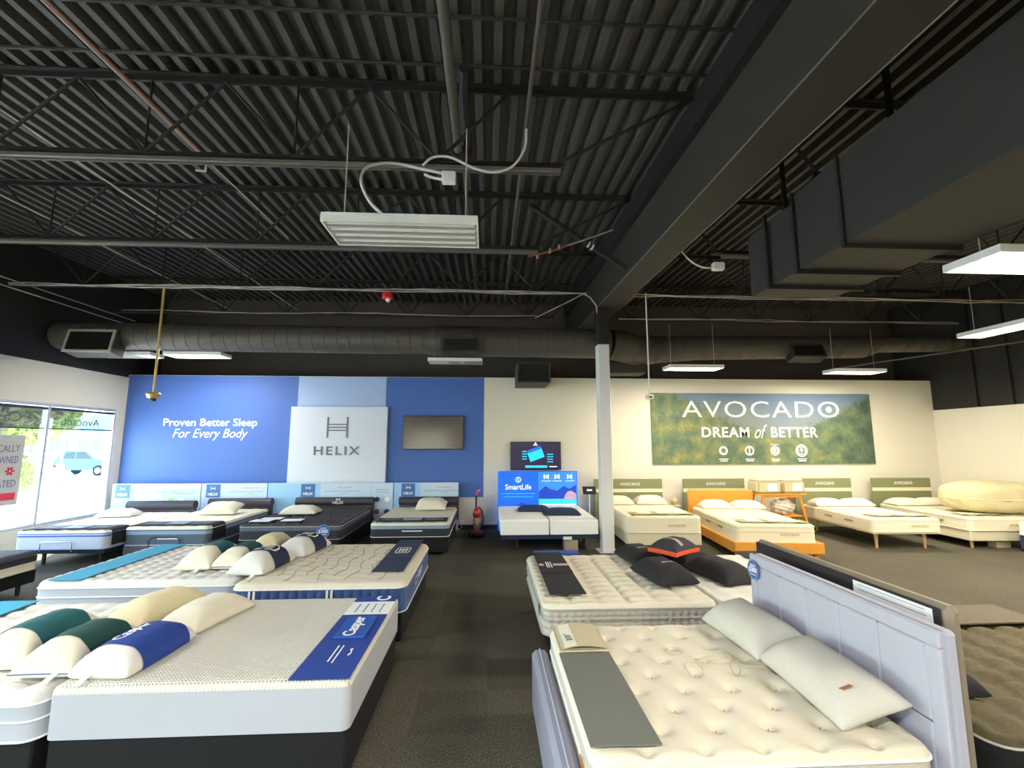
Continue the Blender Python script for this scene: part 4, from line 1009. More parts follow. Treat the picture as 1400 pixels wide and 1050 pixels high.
for k, (cx, yf, L, Wd, sp, lb) in enumerate(HB):
    cy = yf + L / 2; z0, z1 = (.31, .3, .34, .36)[k], .64
    if k == 0:
        t = thing('bed_foundation', 'thin black adjustable bed frame on slim legs by the windows', 'bed base', (cx, cy, 0), 0, 'bed foundations')
        MB().box(-Wd / 2 + .03, Wd / 2 - .03, -L / 2 + .03, L / 2 - .03, z0 - .07, z0 - .002, .01).build('frame', 'base_black', t)
        lm = MB().tube([(0, 0, .001), (0, 0, z0 - .07)], .03, 10).mesh('leg', 'leg_black')
        for sx in (-1, 1):
            for sy in (-1, 1): inst(lm, 'leg', t, (sx * .5, sy * (L / 2 - .3), 0))
        rb = thing('retainer_bar', 'thin metal mattress retainer bar at the foot by the windows', 'bar', (cx, yf, 0))
        MB().tube([(-.3, -.03, z0 - .02), (-.3, -.035, z0 + .12), (-.26, -.035, z0 + .15), (.2, -.035, z0 + .15), (.24, -.035, z0 + .12), (.24, -.03, z0 - .02)], .008, 8).build('bar', 'chrome', rb)
    elif k == 1:
        bed_base('black bed base under the slate sided mattress', cx, cy, Wd - .02, L - .02, .1, z0 - .001, 'slate_side')
        rb = thing('retainer_bar', 'thin black mattress retainer bar at the slate mattress foot', 'bar', (cx, yf, 0))
        MB().tube([(-.28, -.03, z0 - .02), (-.28, -.035, z0 + .1), (-.22, -.035, z0 + .15), (.22, -.035, z0 + .15), (.28, -.035, z0 + .1), (.28, -.03, z0 - .02)], .009, 8).build('bar', 'leg_black', rb)
    else: bed_base(('black box base under the charcoal quilted mattress', 'black box base under the pale banded charcoal mattress')[k - 2], cx, cy, Wd - .04, L - .04, .02 if k == 2 else .06, z0 - .001)
    t = mattress(lb + ', along the mural wall', cx, cy, z0, Wd, L, z1 - z0, topf=diamonds(.3, .03) if k != 2 else diamonds(.26, .09), sidef=side_lines((.35,), .006), rc=.1, r=.05, res=.07 if k != 2 else .04, **sp)
    if k in (1, 3):
        o_ = text('SLEEP' if False else '', 'letter_white', t, w=.3) if False else MB().box(-.2, .2, -.003, 0, .11, .13).build('label_line', 'letter_white', t, loc=(.05, -L / 2 - .004, 0))
    g = thing('headboard', ['plum padded roll headboard of the bed by the windows', 'plum padded roll headboard behind the slate mattress', 'plum padded roll headboard with white mark behind the charcoal bed', 'plum padded roll headboard behind the pale banded mattress'][k], 'headboard', (cx + (.1 if k == 0 else .08), yf + L + .06, 0), 0, 'padded headboards')
    w2 = Wd / 2 - .04
    MB().box(-w2, w2, -.05, .05, .3, .72, .03).build('back_pad', 'plum_vinyl', g); MB().tube([(-w2, -.03, .78), (w2, -.03, .78)], .1, 16).build('roll', 'plum_vinyl', g)
    for sx in (-1, 1): MB().box(sx * (w2 - .1) - .03, sx * (w2 - .1) + .03, -.03, .03, .001, .3).build('leg', 'leg_black', g)
    if k == 2:
        text('HELIX', 'letter_white', g, w=.26, loc=(.1, -.132, .76), ext=.003); ladder_logo(g, .1, -.125, .8, .87, 'letter_white', .09)
    if k != 2:
        rr_ = runner(['black draped runner with printed panels on the bed by the windows', 'black draped runner with printed panels on the slate bed', '', 'black draped runner with printed panels on the pale banded bed'][k], cx, yf + .33, z1 + .004, .42, Wd - .12, 'black_fabric', drape=.22 if k < 2 else .0, rz=0, rr=.06)
        # the strip runs across the bed: turn it so that its length is along world x
        rr_.rotation_euler = (0, 0, PI / 2)
        for q in (-.45, 0, .42): MB().box(-.14, .14, q - .19, q + .19, .013, .015).build('printed_panel', 'slateblue_band' if q == 0 else 'slate_side', rr_)
    else:
        for i, (px, py, rz_) in enumerate(((-.62, .62, .1), (-.7, .38, -.06), (-.12, .42, .05))):
            o_ = MB().box(-.2, .2, -.14, .14, 0, .004).build('paper_sheet', 'paper'); o_.location = (cx + px, yf + py, z1 + .012); o_.rotation_euler = (0, 0, rz_)
            tag(o_, ['white paper sheet on charcoal bed, the rear one', 'white paper sheet on charcoal bed, nearest its outer corner', 'white paper sheet at the middle of the charcoal bed foot'][i], 'paper', 'papers on the charcoal bed')
pillow('white pillow on the bed by the windows', -8.0, 10.55, .645, .7, .46, .15, rz=.1, m='white_pillow')
pillow('ivory pillow tilted up on the slate sided bed', -5.95, 10.75, .72, .75, .5, .16, rz=.08, m='ivory_pillow', tilt=(.3, 0))
pillow('ivory pillow lying on the charcoal quilted bed', -4.2, 10.7, .65, .78, .5, .17, rz=.05, m='ivory_pillow')
pillow('ivory pillow leaning on the headboard of the pale banded bed', -1.35, 11.2, .70, .72, .48, .2, rz=0, m='ivory_pillow', tilt=(.22, 0))
disc_sign('round blue price sign on the charcoal mattress front', (-3.2, 9.3 - .012, .5), (PI / 2, 0, 0))
# display panels behind the heads
for k, (x0, x1, lx, lb, nar) in enumerate(((-9.2, -7.1, -8.95, 'pale display panel with blue emblem, nearest the windows', (-7.95, -7.12)), (-7.08, -5.5, -6.8, 'pale display panel with blue emblem behind the slate bed', None),
        (-5.48, -2.4, -4.5, 'pale display panel with blue emblem behind the charcoal bed', (-2.94, -2.42)), (-2.38, -.76, -2.02, 'pale display panel with blue emblem behind the pale banded bed', None))):
    t = thing('display_panel', lb, 'display', ((x0 + x1) / 2, 11.86, 0), 0, 'headboard display panels'); c = (x0 + x1) / 2
    MB().box(x0 - c, x1 - c, -.02, .02, .02, 1.21, .004).build('board', 'panel_pale', t, smooth=False)
    if k in (0, 2, 3): MB().box(x0 - c + .002, lx - c + .3, -.0215, -.0201, .3, 1.2).build('blue_wash', 'panel_blue', t)
    lg = MB().box(-.17, .17, -.026, -.022, .87, 1.19).build('logo_square', 'logo_blue', t, loc=(lx - c, 0, 0), smooth=False)
    ladder_logo(lg, 0, -.026, 1.05, 1.13, 'letter_white', .1)
    text('HELIX', 'letter_white', lg, w=.24, loc=(0, -.026, .95), ext=.003, off=.02)
    for q in range(5): MB().box(-.02, .02, -.024, -.022, 1.08, 1.115).build('star_mark', 'pink_dot', t, loc=(lx - c + .75 + q * .075, 0, 0))
    MB().box(lx - c + .4, lx - c + 1.3 if k != 1 else lx - c + 1.2, -.0225, -.021, 1.0, 1.015).build('text_line', 'ink_grey', t); MB().box(lx - c + .82, lx - c + .98, -.0225, -.021, .95, .962).build('text_line', 'ink_grey', t)
    if nar:
        n0, n1 = nar; MB().box(n0 - c, n0 - c + .006, -.024, -.021, .05, 1.2).build('seam', 'ink_grey', t)
        for q in range(2): MB().box(n0 - c + .12, n1 - c - .1, -.0225, -.021, 1.03 - q * .06, 1.045 - q * .06).build('text_line', 'ink_grey', t)
        for q, (dx, dz, mm) in enumerate(((.15, .8, 'badge_green' if k == 0 else 'badge_navy'), (.4, .8, 'letter_white'), (.15, .5, 'badge_purple'), (.4, .5, 'badge_navy'))):
            MB().lathe([(.065, 0), (.065, .004)], 16).xf(Matrix.Translation((n0 - c + dx, -.021, dz)) @ Matrix.Rotation(PI / 2, 4, 'X')).build('round_badge', mm, t)

# ------------------------------------------------------------------ split adjustable bed with the glowing headboard
cx = 1.26
t = thing('bed_foundation', 'dark adjustable base on black legs under the split white mattresses', 'bed base', (cx, 10.55, 0), 0, 'bed foundations')
MB().box(-.99, .99, -.98, .98, .25, .35, .012).build('frame', 'navy_fabric', t, smooth=False)
lm = MB().box(-.03, .03, -.03, .03, .001, .25, .004).mesh('leg', 'leg_black', smooth=False)
for sx in (-.65, .75):
    for sy in (-.75, .75): inst(lm, 'leg', t, (sx, sy, 0))
MB().box(.28, .46, -1.0, -.985, .24, .3).build('control_plate', 'paper', t)
for k, x in enumerate((-.51, .51)):
    mattress(['white split mattress half nearer the vacuum cleaner', 'white split mattress half nearer the column'][k], cx + x, 10.55, .352, 1.0, 2.08, .3, top='split_white', side='split_white', rc=.05, r=.045, res=.09, pipes=())
pillow('dark blue pillow lying across the split, rear one', 1.05, 10.75, .66, .75, .48, .12, rz=-.08, m='navy_fabric', group='dark pillows on the split bed')
pillow('dark blue pillow in front on the split bed', 1.62, 10.2, .66, .8, .5, .13, rz=-.05, m='navy_fabric', pipe='piping_black', group='dark pillows on the split bed')
t = thing('lit_headboard', 'glowing blue headboard sign with white lettering and icons', 'sign', (cx, 11.78, 0))
MB().box(-1.02, 1.02, -.04, .04, .03, 1.49, .008).build('cabinet', 'lit_blue', t, smooth=False)
MB().box(.01, 1.0, -.044, -.0405, .62, 1.47).build('picture_panel', 'lit_sky', t, smooth=False)
MB().prism([(.02, .75), (.02, .98), (.2, 1.12), (.32, 1.04), (.5, 1.0), (.66, 1.12), (.8, 1.05), (.98, 1.15), (.98, .75)], -.047, -.0445).build('mountain', 'lit_navy', t, smooth=False)
MB().box(.02, .99, -.049, -.0445, .62, .8).build('bed_picture', 'lit_cyan', t, smooth=False)
MB().prism([(.66, .8), (.7, .9), (.76, .98), (.86, 1.0), (.97, .93), (.985, .82), (.85, .78)], -.052, -.048).build('sleeper_picture', 'lit_skin', t, smooth=False)
MB().box(.05, .97, -.05, -.045, .64, .67).build('white_streak', 'lit_white', t, smooth=False)
for q, x in enumerate((.22, .5, .82)):
    for i in range(3): MB().box(x - .07 + .05 * i, x - .04 + .05 * i, -.047, -.0445, 1.3 + .02 * (i % 2), 1.41 - .02 * (i % 2)).build('icon', 'lit_white', t)
    MB().box(x - .12, x + .12, -.046, -.0445, 1.24, 1.25).build('text_line', 'lit_white', t)
text('SmartLife', 'lit_white', t, w=.66, h=.13, loc=(-.5, -.041, 1.1), off=.002)
rg = MB(); ring_flat(rg, [(.07 * math.cos(q * PI / 12), .07 * math.sin(q * PI / 12)) for q in range(24)], [(.058 * math.cos(q * PI / 12), .058 * math.sin(q * PI / 12)) for q in range(24)], 0, .003)
rg.xf(Matrix.Translation((-.5, -.041, 1.28)) @ Matrix.Rotation(PI / 2, 4, 'X')).build('ring_logo', 'lit_white', t, smooth=False); text('S', 'lit_white', t, h=.08, loc=(-.5, -.041, 1.28))
for z, a in ((.93, .43), (.85, .38)): MB().box(-.5 - a, -.5 + a, -.044, -.0405, z, z + .01).build('text_line', 'lit_cyan', t)
MB().prism([(-1.0, .56), (-.62, .62), (-.4, .72), (-.2, .62), (0, .58), (0, .5), (-1, .5)], -.045, -.0405).build('mountain', 'lit_navy', t, smooth=False)
tb = thing('tablet_stand', 'black tablet on a slim white stand beside the split bed', 'tablet', (2.42, 11.0, 0))
MB().box(-.16, .16, -.012, .012, -.1, .1, .005).xf(Matrix.Translation((0, 0, 1.08)) @ Matrix.Rotation(rad(-35), 4, 'X')).build('tablet', 'tv_bezel', tb, smooth=False)
MB().box(-.06, .06, -.015, -.0125, -.02, .02).xf(Matrix.Translation((0, 0, 1.08)) @ Matrix.Rotation(rad(-35), 4, 'X')).build('screen_mark', 'screen_pale', tb, smooth=False)
MB().cyl((0, .01, .02), (0, .01, 1.07), .012, 8).build('pole', 'white_enamel', tb); MB().lathe([(.15, .001), (.15, .012), (.02, .025)], 20).build('foot', 'white_enamel', tb)
bxo = MB().box(-.42, .42, -.12, .12, .002, .17, .006).build('carton', 'carton_blue', smooth=False); bxo.location = (1.28, 8.85, 0); tag(bxo, 'flat blue carton on the floor before the split bed', 'box')
bxo = MB().box(-.14, .14, -.12, .12, .002, .22, .006).build('carton', 'carton_pale', smooth=False); bxo.location = (1.72, 9.75, 0); tag(bxo, 'tan carton under the split bed', 'box')
# upright vacuum cleaner
v = thing('vacuum_cleaner', 'red and black upright vacuum cleaner against the wall', 'vacuum cleaner', (-.27, 11.15, 0), rad(15))
MB().box(-.16, .16, -.2, .1, .02, .13, .04).build('floor_head', 'vac_black', v); MB().box(-.12, .12, -.22, -.12, .08, .15, .03).build('bumper', 'vac_red', v)
MB().lathe([(.07, .13), (.085, .18), (.085, .42), (.07, .45)], 16, (0, -.02, 0)).build('dust_cup', 'vac_clear', v)
MB().lathe([(.075, .45), (.1, .5), (.1, .58), (.06, .66), (.03, .68)], 16, (0, -.02, 0)).build('motor_cap', 'vac_red', v)
MB().tube([(0, .06, .12), (0, .08, .7), (0, .07, .95)], .022, 8).build('handle_tube', 'vac_black', v); MB().tube([(0, .07, .95), (0, .05, 1.0), (.02, -.02, 1.06), (.05, -.08, 1.09)], .022, 8).build('grip', 'vac_pink', v)
MB().tube([(.1, .0, .2), (.16, .02, .35), (.14, .04, .6), (.05, .06, .68)], .025, 8).build('hose', 'vac_black', v)
for s_ in (-1, 1): MB().cyl((s_ * .13, .08, .06), (s_ * .17, .08, .06), .06, 12).build('wheel', 'rubber', v)
op = thing('outlet_plug', 'white plug and adapter on the wall beside the display panel', 'plug', (-.66, YB - .02, .12))
MB().box(-.09, .05, -.05, 0, 0, .11, .01).build('adapter', 'white_enamel', op); MB().tube([(-.02, -.03, 0), (-.04, -.08, -.1), (-.3, -.1, -.11)], .008, 6).build('cord', 'cable_white', op)

# ------------------------------------------------------------------ green bay, back row
def olive_board(x0, x1, lb):
    t = thing('olive_headboard', lb, 'headboard', ((x0 + x1) / 2, 11.95, 0), 0, 'olive headboard panels'); a = (x1 - x0) / 2
    MB().box(-a, a, -.02, .02, .02, 1.27, .004).build('board', 'olive_board', t, smooth=False); MB().box(-a, a, -.026, -.0205, .93, 1.02).build('stripe', 'cream_strip', t, smooth=False)
    text('AVOCADO', 'letter_white', t, w=.52, h=.075, loc=(.05, -.0205, 1.14), space=1.1, off=.01)
    return t
olive_board(2.75, 4.56, 'olive headboard panel with cream stripe, beside the column')
olive_board(5.12, 6.78, 'olive headboard panel with cream stripe behind the orange headboard')
olive_board(8.15, 9.72, 'olive headboard panel with cream stripe beside the ladder shelf')
olive_board(10.3, 11.96, 'olive headboard panel with cream stripe nearest the corner')
def cream_mattress(lb, cx, cy, z0, L, Wd, H, rz, handles=True, euro=False):
    t = mattress(lb, cx, cy, z0, Wd, L, H, rz, top='cream_top', side='cream_side', pipe='cream_strip', topf=tufts(.3, .25, .012, .06), sidef=side_lines((.3, .6), .007), rc=.1, r=.04, res=.07, pipes=(0, .72, 1) if euro else (0, 1))
    text('AVOCADO', 'sage_label', t, w=.36, loc=(.25, -L / 2 - .005, H * .45), ext=.002, name='label_mark')
    if handles:
        for y in (-.5, .15): MB().box(-.006, 0, -.12, .12, -.02, .02).build('handle', 'sage_label', t, loc=(-Wd / 2 - .004, y, H * .5))
    return t
# first bed: cream upholstered box
bed_base('cream upholstered box base on wooden legs beside the column', 3.6, 10.4, 1.5, 2.2, .16, .4, 'box_cream', rz=rad(-2), legm='oak_pale', leg_r=.03, taper=.6)
cream_mattress('cream mattress beside the column, on a cream box base', 3.6, 10.4, .4, 2.24, 1.53, .33, rad(-2), False)
pillow('white pillow on the bed beside the column, half hidden', 3.15, 11.2, .74, .72, .46, .19, rz=0, m='ivory_pillow'); pillow('white pillow on the bed beside the column, in full view', 3.95, 11.2, .74, .75, .46, .2, rz=-.05, m='ivory_pillow')
def foot_cloth(lb, x, y, z, w, rz):
    t = thing('foot_mat', lb, 'runner', (x, y, z), rz, 'sage foot mats')
    MB().grid(lambda u, v: (u * w / 2, v * .2, .012 + .006 * math.sin(u * 7 + v * 3)), lins(-1, 1, 15), lins(-1, 1, 5)).build('cloth', 'sage_label', t)
    for q in (-.55, .1, .6): MB().box(q * w / 2 - .14, q * w / 2 + .14, -.14, .14, .02, .022).build('printed_panel', 'cream_strip', t)
    return t
foot_cloth('sage foot mat on the bed beside the column', 3.62, 9.62, .735, 1.3, rad(-2))
# second bed: orange oak frame
bw = thing('platform_bed', 'orange oak platform bed frame with tall headboard', 'bed frame', (5.62, 9.95, 0), rad(-6))
MB().box(-.8, .8, 1.3, 1.36, .1, 1.06, .03).build('headboard', 'oak', bw, smooth=False)
for sx in (-1, 1): MB().box(sx * .79 - .03, sx * .79 + .03, -1.32, 1.29, .14, .34, .008).build('side_rail', 'oak', bw, smooth=False)
MB().box(-.82, .82, -1.38, -1.325, .14, .34, .008).build('foot_rail', 'oak', bw, smooth=False)
MB().box(-.755, .755, -1.32, 1.29, .26, .32).build('slat_deck', 'oak_pale', bw)
for sx in (-1, 1):
    for y in (-1.25, 1.2): MB().box(sx * .72 - .04, sx * .72 + .04, y - .04, y + .04, .001, .14, .006).build('leg', 'oak', bw)
cream_mattress('cream pillow top mattress on the orange oak frame', 5.62, 9.92, .325, 2.5, 1.5, .33, rad(-6), True, True)
pillow('white pillow on the oak bed, nearer the column', 5.45, 10.95, .66, .72, .46, .19, rz=-.08, m='ivory_pillow'); pillow('white pillow on the oak bed, nearer the ladder shelf', 6.2, 10.9, .66, .74, .46, .18, rz=-.12, m='ivory_pillow')
foot_cloth('sage foot mat on the oak bed', 5.6, 9.0, .66, 1.3, rad(-6))
# ladder shelf with bundles
ls = thing('ladder_shelf', 'oak ladder shelf with splayed legs between two beds', 'shelf', (7.25, 11.35, 0))
for sx in (-1, 1):
    for sy in (-1, 1): MB().tube([(sx * .62, sy * .28, .001), (sx * .46, sy * .2, .93)], .03, 8).build('leg', 'oak', ls)
    MB().tube([(sx * .56, -.25, .38), (sx * .56, .25, .38)], .02, 8).build('rung', 'oak', ls)
MB().box(-.62, .62, -.26, .26, .931, .965, .006).build('top_board', 'oak', ls, smooth=False); MB().box(-.53, .53, -.22, .22, .4, .425, .005).build('lower_board', 'oak', ls, smooth=False)
MB().box(-.45, .45, -.235, -.215, .87, .93).build('apron', 'oak', ls, smooth=False)
for k, (x, w, lb) in enumerate(((6.95, .62, 'wide cream bedding bundle in clear bag on the ladder shelf'), (7.58, .58, 'narrow cream bedding bundle with white label on the ladder shelf'))):
    t = thing('bedding_bundle', lb, 'bedding', (x, 11.35, .967), 0, 'bedding bundles on the ladder shelf')
    MB().box(-w / 2, w / 2, -.24, .24, .001, .3, .05).build('fold', 'pouf', t); MB().box(-w / 2 + .03, w / 2 - .03, -.22, .22, .29, .35, .03).build('top_fold', 'cream_top', t)
    MB().tube([(-w / 2 + .02, -.243, .28), (w / 2 - .02, -.243, .28), (w / 2 - .02, -.243, .03), (-w / 2 + .02, -.243, .03)], .008, 6, closed=True).build('zip_edge', 'sage_label', t); MB().box(-.05, .2, -.247, -.242, .06, .25).build('label_card', 'paper', t)
t = thing('wrapped_pillow', 'clear plastic wrapped white pillow on the lower board of the ladder shelf', 'pillow', (7.35, 11.3, .427))
ico = bmesh.new(); bmesh.ops.create_icosphere(ico, subdivisions=4, radius=1); rnd = random.Random(3)
for q in ico.verts:
    k = 1 + .12 * math.sin(q.co.x * 9 + 2) * math.sin(q.co.y * 8) + .08 * math.sin(q.co.z * 13 + q.co.x * 6)
    q.co = Vector((q.co.x * .3 * k, q.co.y * .16 * k, .2 + q.co.z * .19 * k))
me = bpy.data.meshes.new('wrap'); ico.to_mesh(me); ico.free(); me.materials.append(M['plastic_clear']); [setattr(f_, 'use_smooth', True) for f_ in me.polygons]
inst(me, 'wrap', t)
t = tag(MB().lathe([(.03, 0), (.07, .02), (.09, .1), (.06, .16), (.02, .2)], 14).build('table_lamp', 'pouf'), 'small cream lamp on the wall ledge between two beds', 'lamp'); t.location = (4.85, 11.9, .6)
sd = thing('side_table', 'slim cream bedside stand under the small lamp', 'table', (4.85, 11.9, 0)); MB().box(-.14, .14, -.14, .14, .57, .6, .005).build('top', 'box_cream', sd, smooth=False)
for sx in (-1, 1):
    for sy in (-1, 1): MB().cyl((sx * .11, sy * .11, .001), (sx * .11, sy * .11, .57), .012, 8).build('leg', 'oak_pale', sd)
# third and fourth beds
t = bed_base('slim cream bed frame on four splayed oak legs', 8.8, 10.5, 1.42, 2.3, .32, .36, 'cream_strip', rz=rad(-3), legm='oak_pale', leg_r=.04, taper=.55, leg_in=.2, bev=.005)
cream_mattress('cream mattress on splayed oak legs, middle of the green bay', 8.8, 10.5, .36, 2.35, 1.46, .28, rad(-3))
pillow('white pillow on the splayed leg bed, nearer the ladder shelf', 8.5, 11.3, .65, .74, .46, .18, rz=-.05, m='ivory_pillow'); pillow('white pillow on the splayed leg bed, nearer the corner', 9.25, 11.3, .65, .74, .46, .17, rz=-.05, m='ivory_pillow')
foot_cloth('sage foot mat on the splayed leg bed', 8.85, 9.72, .648, 1.25, rad(-3))
bed_base('cream box base on short oak legs in the corner', 10.95, 10.5, 1.5, 2.35, .16, .37, 'box_cream', rz=rad(-3), legm='oak_pale', leg_r=.035, taper=.6)
cream_mattress('cream mattress in the corner under the big floor cushion', 10.95, 10.5, .37, 2.4, 1.53, .27, rad(-3))
pillow('white pillow on the corner bed, nearer the ladder shelf', 10.6, 11.35, .65, .74, .46, .17, rz=-.05, m='ivory_pillow'); pillow('white pillow on the corner bed, beside the floor cushion', 11.3, 11.35, .65, .72, .46, .17, rz=-.05, m='ivory_pillow')
foot_cloth('sage foot mat on the corner bed', 10.75, 9.75, .645, .9, rad(-3))
ico = bmesh.new(); bmesh.ops.create_icosphere(ico, subdivisions=5, radius=1)
for q in ico.verts:
    x, y, z = q.co; an = math.atan2(y, x); k = 1 + .03 * math.sin(an * 11 + z * 3) * (1 - abs(z)) + .02 * math.sin(an * 5 + 1)
    rh = math.hypot(x, y) + 1e-6; fat = rh ** .68 / rh; x, y = x * fat, y * fat; zz = math.copysign(abs(z) ** .62, z); hh = .35 * zz - .03 * max(0, math.sin(an * 3)) * (z > .5) - .012 * math.sin(an * 17) * (z > .3)
    q.co = Vector((x * .98 * k, y * .62 * k, .36 + hh))
me = bpy.data.meshes.new('floor_cushion'); ico.to_mesh(me); ico.free(); me.materials.append(M['pouf']); [setattr(f_, 'use_smooth', True) for f_ in me.polygons]
fc = thing('floor_cushion', 'huge round cream floor cushion lying on the corner bed', 'cushion', (11.42, 10.05, .64)); inst(me, 'cover', fc)
MB().tube([(.985 * math.cos(q * PI / 20), .625 * math.sin(q * PI / 20), .34) for q in range(40)], .012, 6, closed=True).build('seam', 'cream_top', fc)
bed_base('navy bed base at the side wall, mostly out of view', 11.7, 8.4, 1.6, 1.4, .05, .34, 'navy_fabric')
mattress('white lined mattress at the side wall, mostly out of view', 11.7, 8.4, .34, 1.64, 1.44, .28, top='cream_top', side='cool_white_side', sidef=side_lines((.2, .4, .6, .8), .008))
o_ = MB().box(-.16, .16, -.1, .1, .002, .14, .01).build('carton', 'carton_pale', smooth=False); o_.location = (10.9, 9.5, 0); tag(o_, 'small pale parcel on the floor under the corner bed', 'box')

# ------------------------------------------------------------------ near green-bay beds
bed_base('black box base under the waffle sided tufted mattress', 1.42, 5.55, 1.6, 1.8, .1, .37)
mattress('ivory tufted mattress with waffle stitched grey sides and black runner', 1.4, 5.55, .37, 1.74, 1.95, .3, top='ivory_quilt', side='grey_beige_side', topf=lambda x, y: puffs(.29, .17, .055, .6)(x, y) + tufts(.29, .17, .02, .04, False)(x + .145, y + .085), sidef=side_check(.075, 4.5, .034), rc=.1, r=.06, res=.03, sstep=.019, srows=22, pipes=(0, .62, 1), pipe='piping_grey', band=None)
mw = [o for o in bpy.data.objects if o.name.startswith('mattress') and o.get('label', '').startswith('ivory tufted mattress with waffle')][0]
MB().box(-.004, 0, -.05, .05, -.045, .045).build('side_label', 'navy_fabric', mw, loc=(-.873, -.68, .15))
for x in (-.42, .38): MB().tube([(x, -.98, .03), (x - .02, -.985, .1), (x, -.98, .17)], .012, 6).build('side_handle', 'piping_grey', mw)
bed_base('black box base under the white mattress behind the grey headboard', 3.2, 5.6, 1.7, 1.9, .1, .34)
mattress('white lined mattress adjoining the waffle sided one', 3.2, 5.55, .34, 1.78, 2.0, .3, top='white_quilt', side='cream_side', topf=puffs(.26, .2, .03), sidef=side_lines((.3, .62), .016), rc=.1, r=.06, pipes=(0, .5, 1), pipe='piping_grey')
r_ = thing('bed_runner', 'black runner with mauve bars on the waffle sided mattress', 'runner', (.82, 5.68, .672), 0, 'foot runners')
MB().box(-.19, .19, -.86, .88, .001, .01, .003).build('cloth', 'black_fabric', r_, smooth=False); MB().box(-.18, .19, -.12, .88, .0105, .017, .003).build('folded_layer', 'black_fabric', r_, smooth=False)
MB().box(.0, .185, .18, .27, .017, .019).build('mauve_bar', 'pink_dot', r_); MB().box(-.18, -.12, .18, .27, .017, .019).build('mauve_bar', 'pink_dot', r_)
for q in (-.09, -.065, -.035): MB().box(q, q + .014, .1, .36, .017, .0185).build('text_line', 'letter_white', r_)
def dark_pillow(lb, x, y, z, L, Wd, T, rz, mark=True, tilt=(0, 0)):
    t = pillow(lb, x, y, z, L, Wd, T, rz=rz, m='black_fabric', pv=2.2, group='black pillows', tilt=tilt)
    if mark:
        P = Pil(L, Wd, T)
        for q in (0, .02): MB().grid(lambda u, v: (-.1 + q + u, v, P.at(-.1 + q + u, v) + .003), [0, .008], lins(-.08, .06, 5)).build('stitched_mark', 'letter_white', t)
    return t
dark_pillow('black pillow, rear one on the waffle sided mattress', 2.02, 6.2, .672, .68, .46, .17, PI / 2 + .1)
dark_pillow('black pillow, front one on the waffle sided mattress', 2.02, 5.38, .672, .72, .48, .19, PI / 2 + .15)
dark_pillow('black pillow, front one on the adjoining white mattress', 2.75, 5.5, .645, .78, .48, .19, PI / 2 + .25, False)
dark_pillow('black pillow, rear one on the adjoining white mattress', 2.62, 6.3, .645, .72, .48, .2, PI / 2 + .35, False)
w_ = thing('wedge_pillow', 'charcoal pillow with orange gusset and pale stripes, on top of the black pillows', 'pillow', (2.32, 5.78, .86), rad(35))
P = Pil(.5, .4, .14)
MB().grid(lambda u, v: P.xy(u, v) + (P.ztop(u, v) + .03,), cosp(19), cosp(15)).build('cover', 'charcoal_side', w_, ang=80)
MB().grid(lambda u, v: P.xy(u, v) + (max(0, P.ztop(u, v) * .2),), cosp(19), cosp(15)).build('underside', 'orange_fabric', w_, ang=80)
us = cosp(19); ring = [P.xy(u, -1) for u in us] + [P.xy(1, v) for v in us[1:]] + [P.xy(u, 1) for u in us[::-1][1:]] + [P.xy(-1, v) for v in us[::-1][1:-1]]
n_ = len(ring); MB().add([(x, y, 0) for x, y in ring] + [(x * 1.02, y * 1.02, .025) for x, y in ring] + [(x, y, .05) for x, y in ring], [(k * n_ + i, k * n_ + (i + 1) % n_, (k + 1) * n_ + (i + 1) % n_, (k + 1) * n_ + i) for k in (0, 1) for i in range(n_)]).build('gusset', 'orange_fabric', w_)
for q in (-.1, -.08, -.06): MB().grid(lambda u, v: (q + u, v, P.at(q + u, v) + .034), [0, .009], lins(-.17, .17, 9)).build('stripe', 'sign_cream', w_)
runner('black runner with grey edge on the adjoining white mattress', 3.72, 5.75, .642, .34, 1.8, 'black_fabric')
runner('grey narrow strip beside the black runner on the adjoining mattress', 3.97, 5.75, .642, .1, 1.8, 'runner_grey', name='cloth_strip')

# grey upholstered bed
gb = thing('upholstered_bed', 'heather grey upholstered bed frame with panelled headboard', 'bed frame', (1.4, 3.15, 0))
hx0, hx1 = .89, .99
MB().box(hx0 + .02, hx1, -.82, .86, .04, 1.25, .02).build('headboard', 'heather_light', gb, smooth=False)
b = .085; edge = MB()
for y0, y1, z0, z1 in ((-.82, .86, 1.25 - b, 1.25), (-.82, -.82 + b, .3, 1.25 - b), (.86 - b, .86, .3, 1.25 - b)): edge.box(hx0 - .012, hx0 + .019, y0, y1, z0, z1, .008)
edge.build('border', 'heather_light', gb, smooth=False)
cush = {}
yw = (1.68 - 2 * b) / 5
for i in range(5):
    for (z0, z1) in ((.3, .78), (.78, 1.25 - b)):
        key = round(z1 - z0, 3)
        if key not in cush: cush[key] = MB().box(-.014, .012, .003, yw - .003, .003, z1 - z0 - .003, .01).mesh('cushion_panel', 'heather_light')
        inst(cush[key], 'cushion_panel', gb, (hx0 + .006, -.82 + b + i * yw, z0))
MB().box(-1.03, -.9, -.86, .88, .06, .5, .03).build('footboard', 'heather_grey', gb, smooth=False); MB().tube([(-.965, -.84, .503), (-.965, .86, .503)], .006, 6).build('welt', 'heather_light', gb)
for sy in (-1, 1): MB().box(-.895, .88, sy * .845 - .03, sy * .845 + .03, .1, .4, .015).build('side_rail', 'heather_grey', gb, smooth=False)
MB().box(-.89, .86, -.81, .81, .32, .385).build('slat_deck', 'base_black', gb)
for sx in (-.95, .95):
    for sy in (-.8, .8): MB().box(sx - .03, sx + .03, sy - .03, sy + .03, .001, .06).build('leg', 'leg_black', gb)
_t1, _t2 = tufts(.29, .19, .05, .032, True), tufts(.29, .19, .02, .1, True)
tf = lambda x, y: _t1(x, y) + _t2(x, y)
